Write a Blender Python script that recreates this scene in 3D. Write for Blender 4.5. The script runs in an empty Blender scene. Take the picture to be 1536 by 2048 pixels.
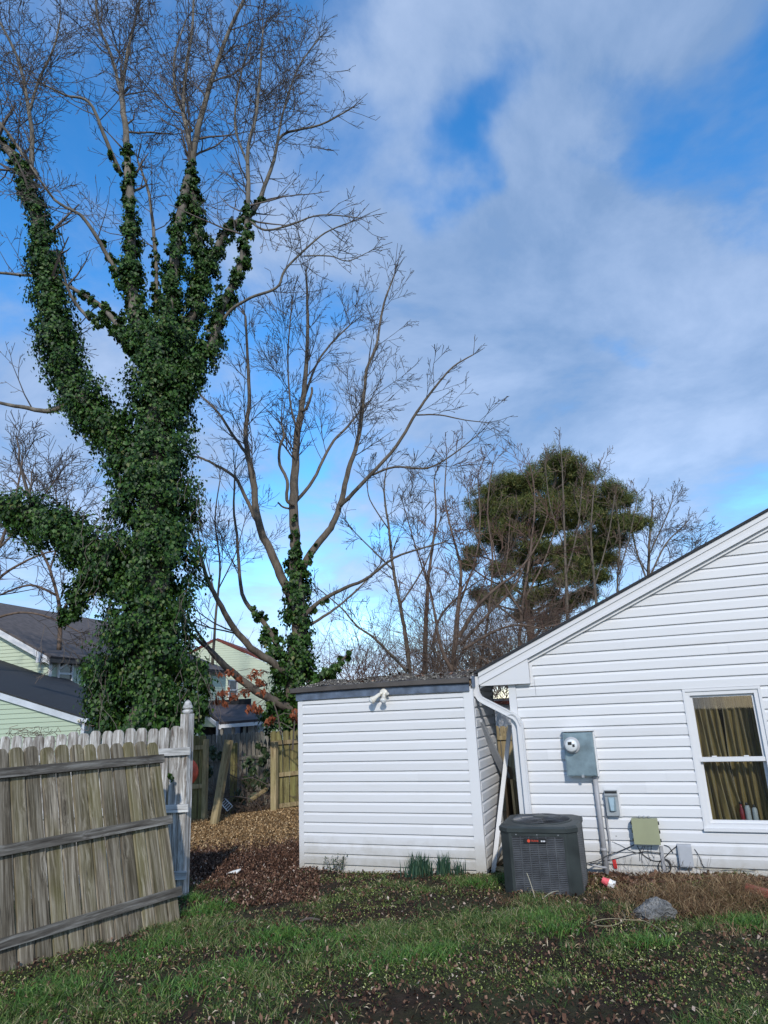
import bpy, math, random
import numpy as np
from mathutils import Vector, Matrix

random.seed(11)
rng = np.random.default_rng(11)
scene = bpy.context.scene
col = scene.collection

# ------------------------------------------------------------------ camera
F_PX, PITCH, ROLL, CH = 1340.0, 0.277, 0.0476, 2.025     # focal length in px of a 1536x2048 frame
_fw = Vector((0, math.cos(PITCH), math.sin(PITCH)))
_u0 = Vector((0, -math.sin(PITCH), math.cos(PITCH)))
_r0 = Vector((1, 0, 0))
_up = _u0 * math.cos(ROLL) + _r0 * math.sin(ROLL)
_rt = _r0 * math.cos(ROLL) - _u0 * math.sin(ROLL)
EYE = Vector((0, 0, CH))
cd = bpy.data.cameras.new('camera')
cam = bpy.data.objects.new('camera', cd)
col.objects.link(cam)
cd.sensor_fit = 'VERTICAL'
cd.sensor_height = 36
cd.lens = F_PX / 2048 * 36
cd.clip_start = 0.05
cd.clip_end = 3000
mw = Matrix((_rt, _up, -_fw)).transposed().to_4x4()
mw.translation = EYE
cam.matrix_world = mw
scene.camera = cam

# ------------------------------------------------------------------ sun, sky, exposure
SUN = Vector((0.05, -1.07, 0.68)).normalized()
SUN_EL = math.asin(SUN.z)
SUN_ROT = math.atan2(SUN.x, SUN.y)
sd = bpy.data.lights.new('sun', 'SUN')
sd.energy = 2.5
sd.angle = math.radians(1.2)
sd.color = (1.0, 0.955, 0.88)
so = bpy.data.objects.new('sun', sd)
col.objects.link(so)
so.rotation_euler = SUN.to_track_quat('Z', 'Y').to_euler()
so.location = (0, -5, 20)
vs = scene.view_settings
vs.view_transform = 'Standard'
vs.look = 'None'
vs.exposure = 0.42
vs.gamma = 1.0
vs.use_curve_mapping = False

def raydir(x, y):
    return (_fw * F_PX + _rt * (x - 768) + _up * (1024 - y)).normalized()

world = bpy.data.worlds.new('World')
scene.world = world
world.use_nodes = True
wn, wl = world.node_tree.nodes, world.node_tree.links
wn.clear()

def node(ns, t, **kw):
    n = ns.new(t)
    for k, v in kw.items():
        setattr(n, k, v)
    return n

w_out = node(wn, 'ShaderNodeOutputWorld')
sky = node(wn, 'ShaderNodeTexSky', sky_type='NISHITA', sun_disc=False)
sky.sun_elevation = SUN_EL
sky.sun_rotation = SUN_ROT
sky.altitude = 200
sky.air_density = 1.0
sky.dust_density = 0.25
sky.ozone_density = 3.0
hs = node(wn, 'ShaderNodeHueSaturation')
hs.inputs['Saturation'].default_value = 1.30
hs.inputs['Value'].default_value = 1.45
wl.new(sky.outputs[0], hs.inputs['Color'])
bg_sky = node(wn, 'ShaderNodeBackground')
bg_sky.inputs[1].default_value = 0.15
wl.new(hs.outputs[0], bg_sky.inputs[0])
tc = node(wn, 'ShaderNodeTexCoord')
sep = node(wn, 'ShaderNodeSeparateXYZ')
wl.new(tc.outputs['Generated'], sep.inputs[0])

def wmath(op, a, b=None, c=None):
    n = node(wn, 'ShaderNodeMath', operation=op)
    for i, q in enumerate((a, b, c)):
        if q is None:
            continue
        if isinstance(q, (int, float)):
            n.inputs[i].default_value = q
        else:
            wl.new(q, n.inputs[i])
    return n.outputs[0]

zz = wmath('ADD', wmath('MAXIMUM', sep.outputs[2], 0.0), 0.30)
cmb = node(wn, 'ShaderNodeCombineXYZ')
wl.new(wmath('DIVIDE', sep.outputs[0], zz), cmb.inputs[0])
wl.new(wmath('DIVIDE', sep.outputs[1], zz), cmb.inputs[1])
n1 = node(wn, 'ShaderNodeTexNoise')
n1.inputs['Scale'].default_value = 2.3
n1.inputs['Detail'].default_value = 10
n1.inputs['Roughness'].default_value = 0.60
n1.inputs['Distortion'].default_value = 0.35
wl.new(cmb.outputs[0], n1.inputs['Vector'])
n2 = node(wn, 'ShaderNodeTexNoise')
n2.inputs['Scale'].default_value = 3.1
n2.inputs['Detail'].default_value = 5
wl.new(cmb.outputs[0], n2.inputs['Vector'])
# warp of the direction so that cloud edges are ragged
vsub = node(wn, 'ShaderNodeVectorMath', operation='SUBTRACT')
wl.new(n2.outputs['Color'], vsub.inputs[0])
vsub.inputs[1].default_value = (0.5, 0.5, 0.5)
vsc = node(wn, 'ShaderNodeVectorMath', operation='SCALE')
wl.new(vsub.outputs[0], vsc.inputs[0])
vsc.inputs['Scale'].default_value = 0.42
vad = node(wn, 'ShaderNodeVectorMath', operation='ADD')
wl.new(tc.outputs['Generated'], vad.inputs[0])
wl.new(vsc.outputs[0], vad.inputs[1])
mask = wmath('MULTIPLY_ADD', n1.outputs['Fac'], 2.7, -0.72)
# gaps and banks of the cloud layer, as directions on the sky dome: px, py, radius, weight
for (bx, by, rad, wt) in [(885, 330, .06, -.55), (925, 280, .07, -.45), (1000, 235, .06, -.32), (1420, 345, .08, -.60), (1270, 285, .07, -.36), (570, 790, .15, -.37), (900, 440, .04, -.45),
                          (100, 100, .34, -.22), (330, 480, .26, -.12), (640, 30, .16, -.34), (1295, 745, .04, -.40), (1470, 190, .05, -.35), (720, 230, .06, -.2), (1150, 310, .06, -.28), (1380, 540, .04, -.3),
                          (520, 1010, .14, -.20), (640, 1150, .12, -.18), (1420, 985, .05, -.10), (40, 560, .2, -.2),
                          (1150, 60, .2, .22), (700, 420, .2, .25), (1100, 640, .34, .28), (1200, 880, .3, .2), (380, 900, .12, .2), (1300, 120, .14, .2), (860, 120, .10, .12),
                          (700, 1260, .14, .28), (60, 1000, .25, .3), (1180, 450, .14, .25)]:
    dn = node(wn, 'ShaderNodeVectorMath', operation='DISTANCE')
    wl.new(vad.outputs[0], dn.inputs[0])
    dn.inputs[1].default_value = raydir(bx, by)
    mr = node(wn, 'ShaderNodeMapRange', interpolation_type='SMOOTHSTEP')
    wl.new(dn.outputs['Value'], mr.inputs[0])
    mr.inputs[1].default_value = rad * 1.7
    mr.inputs[2].default_value = 0.0
    mr.inputs[3].default_value = 0.0
    mr.inputs[4].default_value = wt * 1.05
    mask = wmath('ADD', mask, mr.outputs[0])
rampm = node(wn, 'ShaderNodeMapRange', interpolation_type='SMOOTHSTEP')
wl.new(mask, rampm.inputs[0])
rampm.inputs[1].default_value = 0.02
rampm.inputs[2].default_value = 0.95
rampm.inputs[3].default_value = 0.0
rampm.inputs[4].default_value = 0.88
crp = node(wn, 'ShaderNodeValToRGB')
crp.color_ramp.elements[0].position = 0.40
crp.color_ramp.elements[0].color = (0.20, 0.31, 0.51, 1)
crp.color_ramp.elements[1].position = 0.66
crp.color_ramp.elements[1].color = (0.40, 0.51, 0.72, 1)
wl.new(n1.outputs['Fac'], crp.inputs[0])
bg_cl = node(wn, 'ShaderNodeBackground')
bg_cl.inputs[1].default_value = 0.92
wl.new(crp.outputs[0], bg_cl.inputs[0])
hz_ = node(wn, 'ShaderNodeMapRange', interpolation_type='SMOOTHSTEP')      # cloud banks pale towards the horizon all round
wl.new(sep.outputs[2], hz_.inputs[0])
hz_.inputs[1].default_value = 0.0; hz_.inputs[2].default_value = 0.38; hz_.inputs[3].default_value = 1.45; hz_.inputs[4].default_value = 0.92
wl.new(hz_.outputs[0], bg_cl.inputs[1])
mixw = node(wn, 'ShaderNodeMixShader')
wl.new(rampm.outputs[0], mixw.inputs[0])
wl.new(bg_sky.outputs[0], mixw.inputs[1])
wl.new(bg_cl.outputs[0], mixw.inputs[2])
wl.new(mixw.outputs[0], w_out.inputs[0])

# ------------------------------------------------------------------ geometry helpers
def plane_hit(x, y, p0, n):
    r = raydir(x, y)
    n = Vector(n)
    return EYE + r * ((Vector(p0) - EYE).dot(n) / r.dot(n))

def T(x, y, Y):                       # a point at depth Y
    r = raydir(x, y)
    return EYE + r * (Y / r.y)

_lat = rng.random((64, 64))
def vnoise(x, y, s):
    x = np.asarray(x, float) * s + 100; y = np.asarray(y, float) * s + 100
    i = np.floor(x).astype(int); j = np.floor(y).astype(int)
    fx = x - i; fy = y - j
    fx = fx * fx * (3 - 2 * fx); fy = fy * fy * (3 - 2 * fy)
    g = lambda a, b: _lat[a % 64, b % 64]
    return (g(i, j) * (1 - fx) * (1 - fy) + g(i + 1, j) * fx * (1 - fy) + g(i, j + 1) * (1 - fx) * fy + g(i + 1, j + 1) * fx * fy)

def bump2(x, y, cx, cy, sx, sy):
    return np.exp(-((x - cx) / sx) ** 2 - ((y - cy) / sy) ** 2)

def zg(x, y):
    x = np.asarray(x, float); y = np.asarray(y, float)
    yy = np.clip(y, -6, 14)
    z = -0.05 * (yy - 8.2)
    z = np.where(y > 12, z * 0 - 0.19 - 0.11 * np.clip((y - 12) / 3, 0, 1), z)
    near = np.clip((13 - y) / 3, 0, 1)
    z = z + near * ((vnoise(x, y, 0.9) - .5) * .07 + (vnoise(x, y, 3.1) - .5) * .035 + (vnoise(x, y, 7.3) - .5) * .02)
    z = z + .10 * bump2(x, y, 3.0, 7.35, .9, .45) + .22 * bump2(x, y, -2.1, 15.2, 1.5, 1.2) + .12 * bump2(x, y, -4.3, 15.2, .8, .8)
    z = z - .05 * bump2(x, y, -.2, 7.3, .35, .15) - .04 * bump2(x, y, -.75, 7.6, .5, .2)
    return z

def gz(x, y):
    return float(zg(x, y))

def G(x, y):                          # pixel to the ground
    r = raydir(x, y); k = 3.0
    for _ in range(60):
        p = EYE + r * k
        k += (p.z - gz(p.x, p.y)) / max(.02, -r.z) * 0.7
    return EYE + r * k

WL = {}
class MB:
    def __init__(s):
        s.v = []; s.f = []
    def add(s, vs_, fs_):
        o = len(s.v)
        s.v.extend([tuple(q) for q in vs_])
        s.f.extend([tuple(i + o for i in f) for f in fs_])
    def box(s, c, size, ax=None):
        c = Vector(c)
        ax = ax or (Vector((1, 0, 0)), Vector((0, 1, 0)), Vector((0, 0, 1)))
        vs_ = []
        for k in (-.5, .5):
            for a, b in ((-.5, -.5), (.5, -.5), (.5, .5), (-.5, .5)):
                vs_.append(c + ax[0] * a * size[0] + ax[1] * b * size[1] + ax[2] * k * size[2])
        s.add(vs_, [(3, 2, 1, 0), (4, 5, 6, 7), (0, 1, 5, 4), (1, 2, 6, 5), (2, 3, 7, 6), (3, 0, 4, 7)])
        return s
    def prism(s, poly, vec):
        n = len(poly); vec = Vector(vec)
        vs_ = [Vector(p) for p in poly] + [Vector(p) + vec for p in poly]
        fs_ = [tuple(range(n - 1, -1, -1)), tuple(range(n, 2 * n))]
        fs_ += [(i, (i + 1) % n, n + (i + 1) % n, n + i) for i in range(n)]
        s.add(vs_, fs_)
        return s
    def loft(s, rings, close=True):
        n = len(rings[0]); vs_ = []; fs_ = []
        for r in rings:
            vs_ += list(r)
        for k in range(len(rings) - 1):
            for i in range(n if close else n - 1):
                j = (i + 1) % n
                fs_.append((k * n + i, k * n + j, (k + 1) * n + j, (k + 1) * n + i))
        if close:
            fs_.append(tuple(range(n - 1, -1, -1)))
            fs_.append(tuple((len(rings) - 1) * n + i for i in range(n)))
        s.add(vs_, fs_)
        return s
    def tube(s, pts, rad, n=6, squash=None):
        pts = [Vector(p) for p in pts]
        o = len(s.v); m = len(pts)
        ref = None
        cs = [(math.cos(2 * math.pi * i / n), math.sin(2 * math.pi * i / n)) for i in range(n)]
        for k, p in enumerate(pts):
            d = (pts[min(k + 1, m - 1)] - pts[max(k - 1, 0)])
            if d.length < 1e-9:
                d = Vector((0, 0, 1))
            d.normalize()
            if ref is None:
                ref = d.orthogonal().normalized()
            a = ref - d * ref.dot(d)
            if a.length < 1e-6:
                a = d.orthogonal()
            a.normalize(); ref = a
            b = d.cross(a)
            r = rad[k] if isinstance(rad, (list, tuple)) else rad
            for c_, s_ in cs:
                s.v.append(tuple(p + a * (c_ * r) + b * (s_ * r)))
        for k in range(m - 1):
            for i in range(n):
                j = (i + 1) % n
                s.f.append((o + k * n + i, o + k * n + j, o + (k + 1) * n + j, o + (k + 1) * n + i))
        if n > 3:
            s.f.append(tuple(o + i for i in range(n - 1, -1, -1)))
            s.f.append(tuple(o + (m - 1) * n + i for i in range(n)))
        return s
    def lathe(s, c, prof, n=16, ax=None):
        c = Vector(c)
        ax = ax or (Vector((1, 0, 0)), Vector((0, 1, 0)), Vector((0, 0, 1)))
        rings = []
        for r, z in prof:
            rings.append([c + ax[0] * (r * math.cos(2 * math.pi * i / n)) + ax[1] * (r * math.sin(2 * math.pi * i / n)) + ax[2] * z for i in range(n)])
        return s.loft(rings)
    def build(s, name, mat, parent=None, smooth=False, org=None):
        me = bpy.data.meshes.new(name)
        if parent is not None:
            o = WL[parent.name]
        elif org is not None:
            o = Vector(org)
        else:
            a = np.array(s.v); o = Vector((a[:, 0].mean(), a[:, 1].mean(), a[:, 2].min()))
        me.from_pydata([(q[0] - o[0], q[1] - o[1], q[2] - o[2]) for q in s.v], [], s.f)
        return link(name, me, mat, parent, o, smooth)

def link(name, me, mat, parent, o, smooth=False):
    me.materials.append(mat)
    if smooth:
        me.polygons.foreach_set('use_smooth', [True] * len(me.polygons))
    ob = bpy.data.objects.new(name, me)
    col.objects.link(ob)
    if parent is not None:
        ob.parent = parent
        WL[ob.name] = Vector(o)
    else:
        ob.location = o
        WL[ob.name] = Vector(o)
    return ob

def arrays(name, V, Fc, mat, parent=None, org=None, k=3):
    """mesh from numpy arrays, V (n,3), Fc (m,k)"""
    o = WL[parent.name] if parent is not None else Vector(org if org is not None else (V[:, 0].mean(), V[:, 1].mean(), V[:, 2].min()))
    V = V - np.array(o)
    me = bpy.data.meshes.new(name)
    me.vertices.add(len(V)); me.vertices.foreach_set('co', V.astype(np.float32).ravel())
    me.loops.add(len(Fc) * k); me.loops.foreach_set('vertex_index', Fc.astype(np.int32).ravel())
    me.polygons.add(len(Fc)); me.polygons.foreach_set('loop_start', np.arange(0, len(Fc) * k, k, dtype=np.int32))
    me.update(calc_edges=True)
    me.validate()
    return link(name, me, mat, parent, o)

def tag(ob, label, cat, group=None, kind=None):
    if label: ob['label'] = label
    if cat: ob['category'] = cat
    if group: ob['group'] = group
    if kind: ob['kind'] = kind
    return ob

def root(name, loc, label, cat, group=None):
    e = bpy.data.objects.new(name, None)
    e.empty_display_size = .2
    col.objects.link(e)
    e.location = loc
    WL[e.name] = Vector(loc)
    return tag(e, label, cat, group)

def inst(name, me, loc, parent=None, rot=None, scale=None):
    ob = bpy.data.objects.new(name, me)
    col.objects.link(ob)
    if parent is not None:
        ob.parent = parent
        ob.location = Vector(loc) - WL[parent.name]
    else:
        ob.location = loc
    if rot is not None: ob.rotation_euler = rot
    if scale is not None: ob.scale = scale
    WL[ob.name] = Vector(loc)
    return ob

# ------------------------------------------------------------------ materials
def newmat(name):
    m = bpy.data.materials.new(name)
    m.use_nodes = True
    n, l = m.node_tree.nodes, m.node_tree.links
    return m, n, l, n['Principled BSDF']

def nmath(n, l, op, a, b=None, clamp=False):
    q = node(n, 'ShaderNodeMath', operation=op, use_clamp=clamp)
    for i, v in enumerate((a, b)):
        if v is None: continue
        if isinstance(v, (int, float)): q.inputs[i].default_value = v
        else: l.new(v, q.inputs[i])
    return q.outputs[0]

def coords(n, l, scale, kind='Object', rnd=False):
    t = node(n, 'ShaderNodeTexCoord')
    mp = node(n, 'ShaderNodeMapping')
    mp.inputs['Scale'].default_value = scale if isinstance(scale, tuple) else (scale,) * 3
    l.new(t.outputs[kind], mp.inputs['Vector'])
    if rnd:
        oi = node(n, 'ShaderNodeObjectInfo')
        q = node(n, 'ShaderNodeMath', operation='MULTIPLY'); q.inputs[1].default_value = 37.0
        l.new(oi.outputs['Random'], q.inputs[0])
        cb = node(n, 'ShaderNodeCombineXYZ')
        for i in range(3): l.new(q.outputs[0], cb.inputs[i])
        l.new(cb.outputs[0], mp.inputs['Location'])
    return mp.outputs[0]

def noise(n, l, vec, scale=1.0, detail=4, rough=.55, dist=0.0):
    q = node(n, 'ShaderNodeTexNoise')
    q.inputs['Scale'].default_value = scale; q.inputs['Detail'].default_value = detail
    q.inputs['Roughness'].default_value = rough; q.inputs['Distortion'].default_value = dist
    l.new(vec, q.inputs['Vector'])
    return q.outputs['Fac']

def ramp(n, l, fac, stops):
    r = node(n, 'ShaderNodeValToRGB')
    e = r.color_ramp.elements
    while len(e) < len(stops): e.new(0.5)
    for q, (p, c) in zip(e, stops):
        q.position = p; q.color = (c[0], c[1], c[2], 1)
    if fac is not None: l.new(fac, r.inputs[0])
    return r.outputs[0]

def mixc(n, l, fac, a, b, mode='MIX'):
    m = node(n, 'ShaderNodeMix', data_type='RGBA', blend_type=mode)
    for i, v in ((0, fac), (6, a), (7, b)):
        if isinstance(v, (int, float)): m.inputs[i].default_value = v
        elif isinstance(v, tuple): m.inputs[i].default_value = (v[0], v[1], v[2], 1)
        else: l.new(v, m.inputs[i])
    return m.outputs[2]

def bumpn(n, l, b, h, strength=.3, dist=.01):
    q = node(n, 'ShaderNodeBump')
    q.inputs['Strength'].default_value = strength; q.inputs['Distance'].default_value = dist
    l.new(h, q.inputs['Height'])
    l.new(q.outputs[0], b.inputs['Normal'])

def plain(name, c, rough=.6, var=.15, scale=6.0, bump=.15, metal=0.0, spec=.5, rnd=.0, bd=.005):
    m, n, l, b = newmat(name)
    v = coords(n, l, scale, rnd=True)
    f = noise(n, l, v, 1.0, 5)
    lo = tuple(x * (1 - var) for x in c); hi = tuple(min(1, x * (1 + var)) for x in c)
    cc = ramp(n, l, f, [(.3, lo), (.7, hi)])
    if rnd:
        oi = node(n, 'ShaderNodeObjectInfo')
        k = nmath(n, l, 'MULTIPLY_ADD', oi.outputs['Random'], rnd * 2)
        k.node.inputs[2].default_value = 1 - rnd
        hv = node(n, 'ShaderNodeHueSaturation'); l.new(cc, hv.inputs['Color']); l.new(k, hv.inputs['Value'])
        cc = hv.outputs[0]
    l.new(cc, b.inputs['Base Color'])
    b.inputs['Roughness'].default_value = rough
    b.inputs['Metallic'].default_value = metal
    b.inputs['Specular IOR Level'].default_value = spec
    if bump: bumpn(n, l, b, noise(n, l, v, 4.0, 4), bump, bd)
    return m

def wood(name, cols, gscale=(26, 26, 1.6), algae=None, algae_amt=.5, bump=.5, rough=.85, rnd=.18, along=2):
    """weathered boards: grain along the board, cracks, blotches, knots, optional green algae"""
    m, n, l, b = newmat(name)
    def sc(a, c): return tuple(c if i == along else a for i in range(3))
    # a gentle wave bends the grain around the knots
    vk = coords(n, l, sc(7.5, 2.4), rnd=True)
    vo = node(n, 'ShaderNodeTexVoronoi'); vo.inputs['Scale'].default_value = 1.0; vo.inputs['Randomness'].default_value = 1.0
    l.new(vk, vo.inputs['Vector'])
    kd = vo.outputs['Distance']
    v = coords(n, l, gscale, rnd=True)
    sw = node(n, 'ShaderNodeVectorMath', operation='ADD')
    sv = node(n, 'ShaderNodeVectorMath', operation='SCALE'); l.new(vo.outputs['Color'], sv.inputs[0])
    kk = ramp(n, l, kd, [(.0, (1, 1, 1)), (.45, (0, 0, 0))]); l.new(nmath(n, l, 'MULTIPLY', kk, 1.6), sv.inputs['Scale'])
    l.new(v, sw.inputs[0]); l.new(sv.outputs[0], sw.inputs[1])
    g = noise(n, l, sw.outputs[0], 1.0, 7, .68, .3)
    c = ramp(n, l, g, [(.33, cols[0]), (.5, cols[1]), (.66, cols[2])])
    vc = coords(n, l, sc(85, 2.2), rnd=True)
    cr_ = ramp(n, l, noise(n, l, vc, 1.0, 3, .6), [(.33, (1, 1, 1)), (.42, (0, 0, 0))])
    c = mixc(n, l, nmath(n, l, 'MULTIPLY', cr_, .75), c, tuple(x * .35 for x in cols[0]))
    v2 = coords(n, l, sc(6, 1.5), rnd=True)
    f2 = noise(n, l, v2, 1.0, 5, .65)
    c = mixc(n, l, nmath(n, l, 'MULTIPLY', ramp(n, l, f2, [(.48, (0, 0, 0)), (.72, (1, 1, 1))]), .7), c, tuple(x * .6 for x in cols[0]))
    oi = node(n, 'ShaderNodeObjectInfo')
    if algae:
        v3 = coords(n, l, sc(3.2, .9), rnd=True)
        f3 = ramp(n, l, noise(n, l, v3, 1.3, 4, .6), [(.40, (0, 0, 0)), (.62, (1, 1, 1))])
        c = mixc(n, l, nmath(n, l, 'MULTIPLY', f3, nmath(n, l, 'MULTIPLY', oi.outputs['Random'], algae_amt * 1.5), True), c, mixc(n, l, .45, c, algae))
    kn = ramp(n, l, kd, [(.035, (1, 1, 1)), (.10, (0, 0, 0))])
    c = mixc(n, l, nmath(n, l, 'MULTIPLY', kn, .8), c, tuple(x * .35 for x in cols[0]))
    k = nmath(n, l, 'MULTIPLY_ADD', oi.outputs['Random'], rnd * 2); k.node.inputs[2].default_value = 1 - rnd
    hv = node(n, 'ShaderNodeHueSaturation'); l.new(c, hv.inputs['Color']); l.new(k, hv.inputs['Value'])
    l.new(hv.outputs[0], b.inputs['Base Color'])
    b.inputs['Roughness'].default_value = rough
    b.inputs['Specular IOR Level'].default_value = .25
    bumpn(n, l, b, g, bump, .006)
    return m

def island(name, stops, rough=.55, spec=.4, trans=0.0):
    """leaf-like material: every loose piece takes its own colour"""
    m, n, l, b = newmat(name)
    ge = node(n, 'ShaderNodeNewGeometry')
    c = ramp(n, l, ge.outputs['Random Per Island'], stops)
    l.new(c, b.inputs['Base Color'])
    b.inputs['Roughness'].default_value = rough
    b.inputs['Specular IOR Level'].default_value = spec
    if trans:
        tr = node(n, 'ShaderNodeBsdfTranslucent'); l.new(c, tr.inputs[0])
        mx = node(n, 'ShaderNodeMixShader'); mx.inputs[0].default_value = trans
        l.new(b.outputs[0], mx.inputs[1]); l.new(tr.outputs[0], mx.inputs[2])
        l.new(mx.outputs[0], n['Material Output'].inputs[0])
    return m

def bark(name, a, b_, scale=9.0, moss=None):
    m, n, l, b = newmat(name)
    v = coords(n, l, (scale, scale, scale * .3))
    f = noise(n, l, v, 1.0, 6, .65)
    c = ramp(n, l, f, [(.3, a), (.7, b_)])
    if moss:
        f2 = ramp(n, l, noise(n, l, coords(n, l, 1.6), 1.0, 3), [(.45, (0, 0, 0)), (.65, (1, 1, 1))])
        c = mixc(n, l, nmath(n, l, 'MULTIPLY', f2, .7), c, moss)
    l.new(c, b.inputs['Base Color'])
    b.inputs['Roughness'].default_value = .9
    b.inputs['Specular IOR Level'].default_value = .2
    bumpn(n, l, b, f, .6, .02)
    return m

def vinyl(name, c, dirt=(.45, .43, .36), amt=.35, rough=.42, grime=0.0):
    m, n, l, b = newmat(name)
    v = coords(n, l, (1.3, 1.3, 6.0), rnd=True)
    f = ramp(n, l, noise(n, l, v, 1.2, 5, .62), [(.52, (0, 0, 0)), (.8, (1, 1, 1))])
    v2 = coords(n, l, 45.0, rnd=True)
    f2 = ramp(n, l, noise(n, l, v2, 1.0, 2), [(.66, (0, 0, 0)), (.74, (1, 1, 1))])
    fac = nmath(n, l, 'ADD', nmath(n, l, 'MULTIPLY', f, amt * .5), nmath(n, l, 'MULTIPLY', nmath(n, l, 'MULTIPLY', f, f2), amt), True)
    cc = mixc(n, l, fac, c, dirt)
    vg = coords(n, l, 1.0)
    ge = node(n, 'ShaderNodeNewGeometry'); sp = node(n, 'ShaderNodeSeparateXYZ'); l.new(ge.outputs['Position'], sp.inputs[0])
    splash = node(n, 'ShaderNodeMapRange'); l.new(nmath(n, l, 'ADD', sp.outputs[2], nmath(n, l, 'MULTIPLY', noise(n, l, vg, 5.0, 5, .7), -.45)), splash.inputs[0])
    splash.inputs[1].default_value = .12; splash.inputs[2].default_value = -.22
    cc = mixc(n, l, nmath(n, l, 'MULTIPLY', splash.outputs[0], .55), cc, (.26, .22, .14))
    oi = node(n, 'ShaderNodeObjectInfo')
    k = nmath(n, l, 'MULTIPLY_ADD', oi.outputs['Random'], .07); k.node.inputs[2].default_value = .95
    hv = node(n, 'ShaderNodeHueSaturation'); l.new(cc, hv.inputs['Color']); l.new(k, hv.inputs['Value'])
    l.new(hv.outputs[0], b.inputs['Base Color'])
    b.inputs['Roughness'].default_value = rough
    b.inputs['Specular IOR Level'].default_value = .35
    v3 = coords(n, l, (2.0, 2.0, 9.0), rnd=True)
    bumpn(n, l, b, noise(n, l, v3, 1.0, 3), .25, .006)
    return m

M = {}
M['vinyl'] = vinyl('white_vinyl', (.62, .622, .63))
M['trimw'] = vinyl('white_trim', (.60, .602, .61), amt=.3)
M['green_siding'] = vinyl('green_siding', (.35, .43, .325), amt=.3)
M['green_far'] = vinyl('pale_green_siding', (.46, .52, .385), amt=.3)
M['navy'] = plain('navy_paint', (.075, .10, .145), .55, .5, 7, .4)
M['drip'] = plain('brown_drip_edge', (.062, .053, .047), .6, .3, 5, .2)
M['shingle'] = plain('black_shingle', (.022, .023, .026), .9, .35, 30, .5)
M['dark_roof'] = plain('charcoal_roof', (.018, .019, .022), .85, .25, 14, .4)
M['brown_roof'] = plain('weathered_brown_roof', (.09, .075, .07), .9, .3, 6, .4)
M['maroon_roof'] = plain('maroon_roof', (.13, .035, .025), .9, .3, 6, .4)
M['porch_roof'] = plain('brown_porch_roof', (.055, .042, .042), .85, .35, 3, .3)
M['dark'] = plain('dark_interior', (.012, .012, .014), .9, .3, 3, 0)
M['galv'] = plain('galvanised_steel', (.23, .30, .33), .42, .28, 7, .1, metal=.55)
M['greymetal'] = plain('grey_painted_metal', (.27, .29, .30), .45, .15, 8, .08)
M['conduit'] = plain('grey_conduit', (.30, .30, .31), .5, .15, 8, .05)
M['ltgrey'] = plain('light_grey_plastic', (.33, .34, .36), .5, .08, 8, .04)
M['tan'] = plain('olive_tan_plastic', (.27, .28, .17), .5, .07, 5, .04)
M['ac_green'] = plain('dark_green_grey_paint', (.028, .034, .033), .45, .4, 5, .10)
M['ac_fin'] = plain('grey_louvre', (.062, .066, .072), .45, .35, 9, .05)
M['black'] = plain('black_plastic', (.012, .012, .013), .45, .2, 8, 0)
M['cable'] = plain('black_cable', (.02, .02, .022), .5, .3, 20, 0)
M['cord'] = plain('straw_cord', (.24, .20, .12), .7, .3, 20, 0)
M['dark_red'] = plain('dark_red_glass', (.16, .012, .018), .3, .15, 10, 0)
M['beige_cable'] = plain('beige_cable', (.38, .35, .27), .6, .2, 20, 0)
M['red'] = plain('red_plastic', (.52, .02, .018), .45, .15, 10, 0)
M['orange_disc'] = plain('orange_red_disc', (.42, .045, .012), .5, .55, 9, .2)
M['pink'] = plain('pink_plastic', (.75, .12, .14), .5, .2, 30, .2)
M['whitep'] = plain('white_plastic', (.72, .72, .7), .5, .1, 12, .1)
M['lampw'] = plain('aged_white_lamp', (.58, .55, .48), .5, .22, 14, .2)
M['lampglass'] = plain('lamp_lens', (.62, .64, .64), .15, .05, 5, 0)
M['badge_red'] = plain('badge_red', (.55, .06, .025), .5, .1, 5, 0)
M['badge_white'] = plain('badge_white', (.6, .6, .62), .5, .05, 5, 0)
M['rock'] = plain('grey_rock', (.165, .163, .158), .9, .75, 11, 1.0, bd=.05)
M['brick'] = plain('red_brick', (.24, .075, .05), .9, .3, 14, .5)
M['fascia_grey'] = plain('grey_fascia', (.47, .52, .58), .6, .15, 4, .2)
M['concrete'] = plain('concrete_pad', (.28, .27, .25), .9, .25, 9, .4)
M['curtain'] = None
M['picket'] = wood('grey_green_picket', [(.050, .038, .024), (.175, .148, .108), (.37, .33, .262)], gscale=(40, 40, 1.3), algae=(.10, .09, .02), algae_amt=1.1, rnd=.32)
M['rail'] = wood('dark_weathered_rail', [(.042, .036, .029), (.115, .105, .09), (.24, .232, .21)], gscale=(1.6, 26, 26), rnd=.1, along=0)
M['whitewash'] = wood('flaking_whitewash', [(.10, .075, .058), (.34, .325, .30), (.64, .63, .61)], gscale=(38, 38, 2.6), rnd=.12)
M['whiterail'] = wood('whitewashed_rail', [(.22, .21, .20), (.42, .42, .41), (.58, .58, .57)], gscale=(2, 26, 26), rnd=.1, along=0)
M['green_wood'] = wood('mossy_brown_boards', [(.10, .075, .035), (.20, .17, .07), (.29, .26, .12)], algae=(.16, .17, .045), algae_amt=.7)
M['tan_wood'] = wood('tan_lumber', [(.17, .12, .06), (.30, .23, .125), (.40, .32, .19)], algae=(.22, .22, .10), algae_amt=.5)
M['far_fence'] = wood('far_grey_boards', [(.10, .09, .075), (.19, .175, .15), (.28, .26, .23)], algae=(.12, .12, .06), algae_amt=.4)
M['plywood'] = wood('brown_plywood', [(.13, .08, .04), (.24, .16, .09), (.33, .24, .14)])
M['bark_grey'] = bark('grey_bark', (.055, .046, .037), (.165, .138, .11))
M['bark_big'] = bark('pale_grey_bark', (.06, .053, .044), (.20, .18, .15), 7)
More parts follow.
